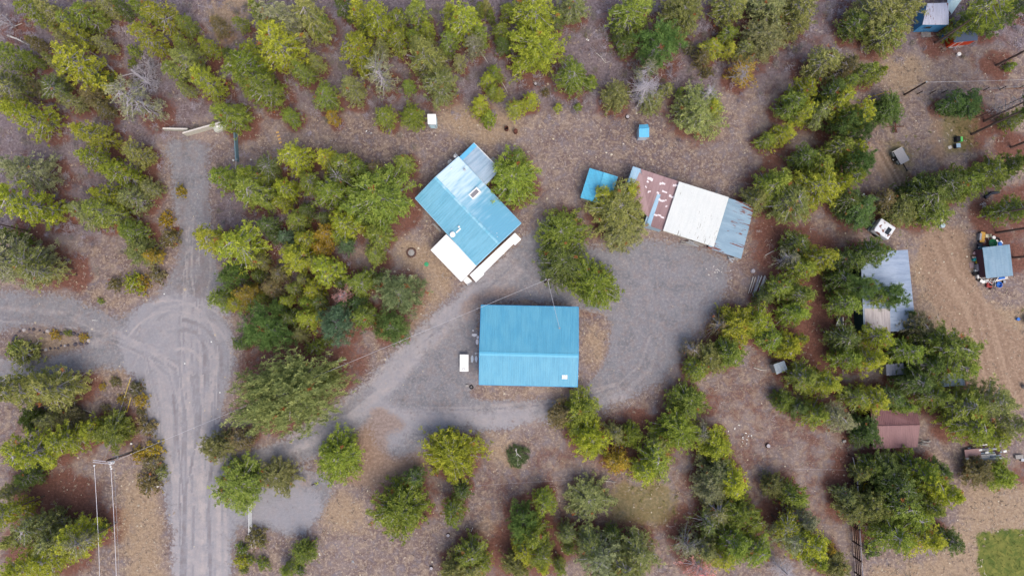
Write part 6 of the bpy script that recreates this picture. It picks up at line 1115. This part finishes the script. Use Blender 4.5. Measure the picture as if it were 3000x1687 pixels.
    x = MB(); x.box(Sj(413, 848, .03), (.65, .8, .05), .1, bev=.01); tag(x.build('flat_stone', paint('mauve_slab', (150,128,128), .9, .1, 5)), 'mauve flat slab at the far left of the clutter', 'slab'); B('cooler', 'small white box above the dark bins at the lower left of the clutter', 'box', Sj(478, 968), (.35, .4, .35), .3, WHITE); B('storage_bin', 'dark bin at the lower left corner of the clutter', 'bin', Sj(455, 1030), (.6, .5, .45), .3, NAVY, BLACK); B('storage_bin', 'second dark bin right of the lower left one', 'bin', Sj(520, 1010), (.4, .6, .35), -.3, NAVY, NAVY); B('cooler', 'white square box at the lower left corner of the small shed', 'box', Sj(528, 1090), (.5, .45, .4), .1, WHITE)
    tyre(Sj(545, 1140), .35, 'pale rimmed tyre below the white square box'); J(Sj(595, 1185), .22, .3, WHITE, 'white bucket', 'white bucket at the bottom left of the clutter'); B('metal_sink', 'pale sink shape below the lower left corner of the shed', 'sink', Sj(670, 1190), (1.0, .4, .3), .25, GALV, WHITE)
    for i, (a, b) in enumerate((((600, 1080), (720, 1170)), ((760, 1180), (830, 1240)), ((600, 1145), (740, 1090)), ((900, 1210), (975, 1100)), ((700, 1200), (900, 1180)))): x = MB(); x.tube(Sj(*a, .5), Sj(*b, .65), .045, .045, 6); tag(x.build('loose_pipe', WHITE if i % 2 else GALV), ['diagonal grey pipe at the lower left corner of the small shed', 'white pipe crossing above the red mower', 'grey pipe parallel to the bottom edge of the shed roof', 'pale pipe slanting toward the blue tarp', 'long grey pipe lowest in the clutter'][i], 'pipe', 'loose pipes below the small shed')
    p = Sj(770, 1265); o = thing('lawn_mower', 'red mower with pale handles below the small shed', 'mower', (p.x, p.y, 0), rz=-.15); x = MB(); x.box((-.1, 0, .25), (.75, .8, .25), bev=.06); x.build('deck', paint('mower_red', (140,52,50), .6, .12, 4), o, False); x = MB(); x.lathe((0, 0, .38), [(.16, 0), (.16, .15), (.05, .2)], 10); x.build('engine', BLACK, o, False)
    for s in (-.3, .3): x = MB(); x.tube((s, .1, .3), (s*.8, .9, .9), .025); x.build('handle', WHITE, o, False)
    for s in ((-.4, -.35), (.35, -.35), (-.4, .35), (.35, .35)): x = MB(); x.lathe((s[0], s[1], .13), [(.03, -.03), (.13, -.03), (.13, .03), (.03, .03)], 10, rx=math.pi/2); x.build('wheel', BLACK, o, False)
    tyre(Sj(793, 1340), .18, 'small grey tyre just below the red mower'); p = Sj(870, 1230); o = thing('bicycle', 'grey bicycle frame lying right of the red mower', 'bicycle', (p.x, p.y, 0)); x = MB(); x.path([(-.1, .5, .3), (0, 0, .35), (.1, -.5, .3), (.15, .1, .3), (-.1, .5, .3)], .03, 5); x.build('frame', GALV, o, False)
    for s in (.6, -.6): x = MB(); x.path([(.3*math.cos(q)*.5, s+.3*math.sin(q), .28) for q in np.linspace(0, 6.28, 13)], .025, 4); x.build('wheel', BLACK, o, False)
    J(Sj(958, 1262), .42, .45, BLUEP, 'blue tub', 'large round bright blue tub at the bottom right of the clutter', 'round_tub', open_top=True); x = MB(); x.box(Sj(1040, 1120, .55), (.95, .28, .3), .12, bev=.05); tag(x.build('folded_tarp', BLUEP), 'folded blue tarp at the bottom edge of the small shed', 'tarp')
    x = MB(); q0, q1 = Sj(950, 1170, .6), Sj(1200, 1105, .6); x.box((q0+q1)/2-Vector((0, 0, .2)), ((q1-q0).length, .35, .06), math.atan2((q1-q0).y, (q1-q0).x), bev=.01); tag(x.build('loose_plank', PALEWOOD), 'wide pale plank below the folded blue tarp', 'plank'); B('tool_case', 'small black case with white label plate right of the blue tub', 'case', Sj(1075, 1200), (.35, .35, .3), .1, BLACK, GALV)
# ------------------------------------------------------------------ ground cover that nobody could count
def nearmask(m, x, y):
    i = np.clip(((x-GX0)/RES).astype(int), 0, NX-1); j = np.clip(((y-GY0)/RES).astype(int), 0, NY-1); return m[j, i]
def scatter_stuff():
    g = np.random.default_rng(17)
    def pts(n, dens):
        x = g.uniform(GX0, GX1, n); y = g.uniform(GY0, GY1, n); k = dens(x, y) > g.random(n); return x[k], y[k]
    def off(x, y): return (1-.8*nearmask(m_soil, x, y))*(1-nearmask(m_road, x, y)**.5)*(1-nearmask(m_green, x, y))*(1-occ[np.clip(((y-GY0)/RES).astype(int), 0, NY-1), np.clip(((x-GX0)/RES).astype(int), 0, NX-1)])
    ph = g.uniform(0, 6.28, 8)
    def clump(x, y): return np.clip(.5+.35*np.sin(x*.45+ph[0])*np.sin(y*.52+ph[1])+.35*np.sin(x*1.3+y*.7+ph[2])*np.sin(y*1.1-x*.4+ph[3]), 0, 1)
    def twigs(name, x, y, per, spread, L, W, zmax, mat, up, lab):
        N = len(x)*per; cx = np.repeat(x, per)+g.normal(size=N)*np.repeat(spread, per)*.6; cy = np.repeat(y, per)+g.normal(size=N)*np.repeat(spread, per)*.6
        a = g.uniform(0, 6.28, N); el = g.uniform(*up, N); l = L*g.uniform(.5, 1.5, N); d = np.stack([np.cos(a)*np.cos(el), np.sin(a)*np.cos(el), np.sin(el)], 1); s = np.stack([-np.sin(a), np.cos(a), np.zeros(N)], 1)*W*g.uniform(.6, 1.4, (N, 1))
        p = np.stack([cx, cy, g.uniform(.012, zmax, N)], 1); e = p+d*l[:, None]; Q = np.stack([p-s, p+s, e+s*.6, e-s*.6], 1)
        me = quads(name, Q, np.repeat(g.uniform(0, 1, len(x)), per), [mat]); o = mesh_obj(name, me); tag(o, kind='stuff'); o['label'] = lab; return o
    def tintmat(name, c1, c2, c3):
        t = NT(name); a = t.attr('tint'); c = t.mix(t.mrange(a, 0, .55), lin(c1), lin(c2)); c = t.mix(t.mrange(a, .6, 1), c, lin(c3)); t.col(c); t.rough(.95); t.b.inputs['Specular IOR Level'].default_value = .05; return t.m
    x, y = pts(26000, lambda x, y: off(x, y)*(.25+.75*nearmask(m_straw, x, y)+.2*nearmask(m_brush, x, y))*.75)
    twigs('dry_grass', x, y, 7, np.full(len(x), .16), .2, .03, .03, tintmat('dry_grass', (142,126,112), (176,160,142), (116,102,94)), (.15, 1.1), 'tufts of dry straw coloured grass over the open ground')
    x, y = pts(24000, lambda x, y: off(x, y)*nearmask(m_brush, x, y)*clump(x, y))
    twigs('low_brush', x, y, 34, g.uniform(.15, .6, len(x)), .36, .02, .42, tintmat('low_brush', (108,98,104), (160,150,158), (108,102,80)), (-.2, .9), 'low grey-brown brush covering the forest floor')
    x, y = pts(9000, lambda x, y: off(x, y)*(nearmask(m_brush, x, y)*.7+.25)*.5)
    twigs('fallen_twigs', x, y, 3, np.full(len(x), .2), .55, .012, .04, tintmat('twigs', (170,160,156), (196,188,182), (120,104,98)), (0, .12), 'pale fallen twigs on the ground')
    x, y = pts(9000, lambda x, y: off(x, y)*nearmask(m_weed, x, y)); twigs('weeds', x, y, 8, np.full(len(x), .2), .3, .03, .05, tintmat('weeds', (104,104,60), (140,132,84), (84,92,50)), (.2, 1.2), 'weedy green-brown grass patches')
    x, y = pts(60000, lambda x, y: nearmask(m_green, x, y)*1.); twigs('lawn_grass', x, y, 5, np.full(len(x), .1), .12, .02, .02, tintmat('lawn_grass', (76,90,42), (118,118,64), (62,80,38)), (.4, 1.3), 'short green lawn grass in the bottom right corner')
    # stones: squashed octahedra merged in one object
    x, y = pts(16000, lambda x, y: (1-occ[np.clip(((y-GY0)/RES).astype(int), 0, NY-1), np.clip(((x-GX0)/RES).astype(int), 0, NX-1)])*(.12+.5*nearmask(m_brush, x, y)*0+.3*nearmask(m_straw, x, y))*(1-.75*nearmask(m_road, x, y))*(1-nearmask(m_green, x, y)))
    n = len(x); r = g.gamma(3., .022, n)+.03; a = g.uniform(0, 6.28, n); V6 = np.zeros((n, 6, 3), np.float32)
    for k in range(4): V6[:, k, 0] = x+r*np.cos(a+k*1.57)*g.uniform(.6, 1.2, n); V6[:, k, 1] = y+r*np.sin(a+k*1.57)*g.uniform(.6, 1.2, n); V6[:, k, 2] = r*.15
    V6[:, 4] = np.stack([x, y, r*.6], 1); V6[:, 5] = np.stack([x, y, -r*.2], 1)
    me = bpy.data.meshes.new('stones'); tri = np.array([(0,1,4),(1,2,4),(2,3,4),(3,0,4)]); idx = (np.arange(n)[:, None, None]*6+tri[None]).reshape(-1, 3).astype(np.int32)
    me.vertices.add(n*6); me.vertices.foreach_set('co', V6.ravel()); me.loops.add(idx.size); me.loops.foreach_set('vertex_index', idx.ravel()); me.polygons.add(len(idx)); me.polygons.foreach_set('loop_start', np.arange(0, idx.size, 3, dtype=np.int32)); me.update(calc_edges=True)
    at = me.attributes.new('tint', 'FLOAT', 'FACE'); at.data.foreach_set('value', np.repeat(g.random(n), 4).astype(np.float32)); me.materials.append(tintmat('stones', (188,176,152), (158,146,132), (206,196,176))); o = mesh_obj('small_stones', me); tag(o, kind='stuff'); o['label'] = 'small pale stones and clods scattered over the ground'
# ------------------------------------------------------------------ labels for the plants: look + where to find each one
LM = [('large blue workshop', 1550, 1015), ('blue roofed house', 1370, 620), ('long shed', 2010, 620), ('small sky-blue shed', 1755, 545), ('small white shed', 1265, 357), ('blue outhouse', 1887, 385), ('two barrels', 1497, 384),
 ('fallen grey tree', 435, 235), ('turning circle', 530, 1000), ('left utility pole', 350, 1335), ('stone-edged island', 160, 1000), ('pale board fences', 590, 380), ('open teal gate', 698, 440), ('white tube gate', 738, 1540),
 ('metal barn', 2600, 850), ('brown roofed shed', 2620, 1260), ('lumber pile', 2880, 1320), ('green lawn', 2930, 1620), ('cluttered small shed', 2920, 765), ('camper shell', 2570, 675), ('utility trailer', 2628, 462),
 ('red shed', 2830, 105), ('blue cabin', 2740, 60), ('pole pile', 2218, 836), ('tiny grey shed', 2286, 1075), ('brush pile', 1517, 1332), ('giant ponderosa', 840, 1170), ('rail fence', 2510, 1560), ('short dark pole', 2660, 270),
 ('sandy clearing at the top', 670, 30), ('upper left corner', 0, 0), ('lower left corner', 0, 1687), ('left edge midpoint', 0, 843), ('pale gravel apron', 830, 1480), ('fire pit', 1205, 740), ('north lane', 550, 560), ('dark cart', 2457, 942),
 ('bottom edge midpoint', 1500, 1687), ('top edge midpoint', 1500, 0), ('upper yard', 1650, 400), ('red-needled dead pine', 1005, 870), ('charred black stump', 1994, 1565), ('bottom edge right of middle', 2150, 1687), ('white scrap scatter', 2166, 1277), ('top edge three-quarter point', 2250, 0)]
def label_plants():
    dirs = ['right of', 'above right of', 'above', 'above left of', 'left of', 'below left of', 'below', 'below right of']
    cells = {}
    for o, noun, code, kind, h, r in PLANTS:
        x, y = topx((o.location.x, o.location.y, h*.7))
        best = min((l for l in LM if not (l[0] == 'giant ponderosa' and kind == 'giant') and not (l[0] == 'red-needled dead pine' and code == 'r' and x < 1100)), key=lambda l: (x-l[1])**2+(y-l[2])**2)
        d = dirs[int(round(math.atan2(-(y-best[2]), x-best[1])/(math.pi/4))) % 8]; look = WORD[code]
        if code == 'r' and kind != 'dead': noun = 'dead pine'
        if kind == 'dead': noun = 'leafless dead tree' if code == 'x' else 'dead reddish tree'; look = 'grey' if code == 'x' else 'dry'
        size = '' if kind in ('shrub', 'giant', 'sapling') else ('tall ' if h > 12.5 else 'young ' if h < 6.5 else '')
        desc = (size+look+' '+noun).strip()
        cells.setdefault((desc, d, best[0]), []).append((math.hypot(x-best[1], y-best[2]), o))
    od = ['nearest', 'second nearest', 'third nearest', 'fourth nearest', 'fifth nearest', 'sixth nearest', 'seventh nearest', 'eighth nearest', 'ninth nearest', 'tenth nearest', 'eleventh nearest', 'twelfth nearest']
    for (desc, d, lm), l in cells.items():
        l.sort(key=lambda t: t[0])
        for i, (dist, o) in enumerate(l): o['label'] = '%s %s the %s' % (desc, d, lm) if len(l) == 1 else '%s %s the %s, %s of its look' % (desc, d, lm, od[min(i, 11)])
    for o, *_ in PLANTS:
        if len(o['label'].split()) > 16: o['label'] = o['label'].replace(' of its look', '')
    for o, noun, code, kind, h, r in PLANTS:
        o['group'] = {'shrub': 'shrubs on the property', 'sapling': 'conifer saplings', 'dead': 'dead standing trees', 'ponderosa': 'ponderosa pines', 'giant': 'ponderosa pines'}.get(kind, 'pines of the surrounding forest')
        if kind == 'giant': o['label'] = 'giant pale tufted ponderosa pine overhanging the main road'; o['group'] = 'ponderosa pines'

# ------------------------------------------------------------------ build everything
plant_all()
for x_, y_, r_ in litter_pts: blob(m_litter, x_, y_, max(1.2, r_*1.25), .85)
m_litter *= (1-np.clip(1.3*m_road, 0, 1))
occ = region([[(1404, 893), (1695, 899), (1692, 1133), (1403, 1127)], [(1215, 583), (1273, 520), (1387, 419), (1466, 499), (1526, 654), (1396, 777)], [(1261, 732), (1310, 686), (1398, 778), (1350, 825)], [(1508, 682), (1527, 702), (1393, 826), (1373, 808)],
  [(1855, 489), (2219, 611), (2171, 759), (1886, 659)], [(1727, 493), (1810, 518), (1783, 603), (1700, 578)], [(2515, 740), (2660, 732), (2684, 968), (2530, 972)], [(2835, 690), (2980, 690), (2975, 840), (2850, 840)], [(2552, 1203), (2695, 1220), (2688, 1309), (2560, 1314)]], .15)
ground_build()
_, MASTTOP = shop()
house(); outbuildings(); things(); scatter_stuff(); label_plants()
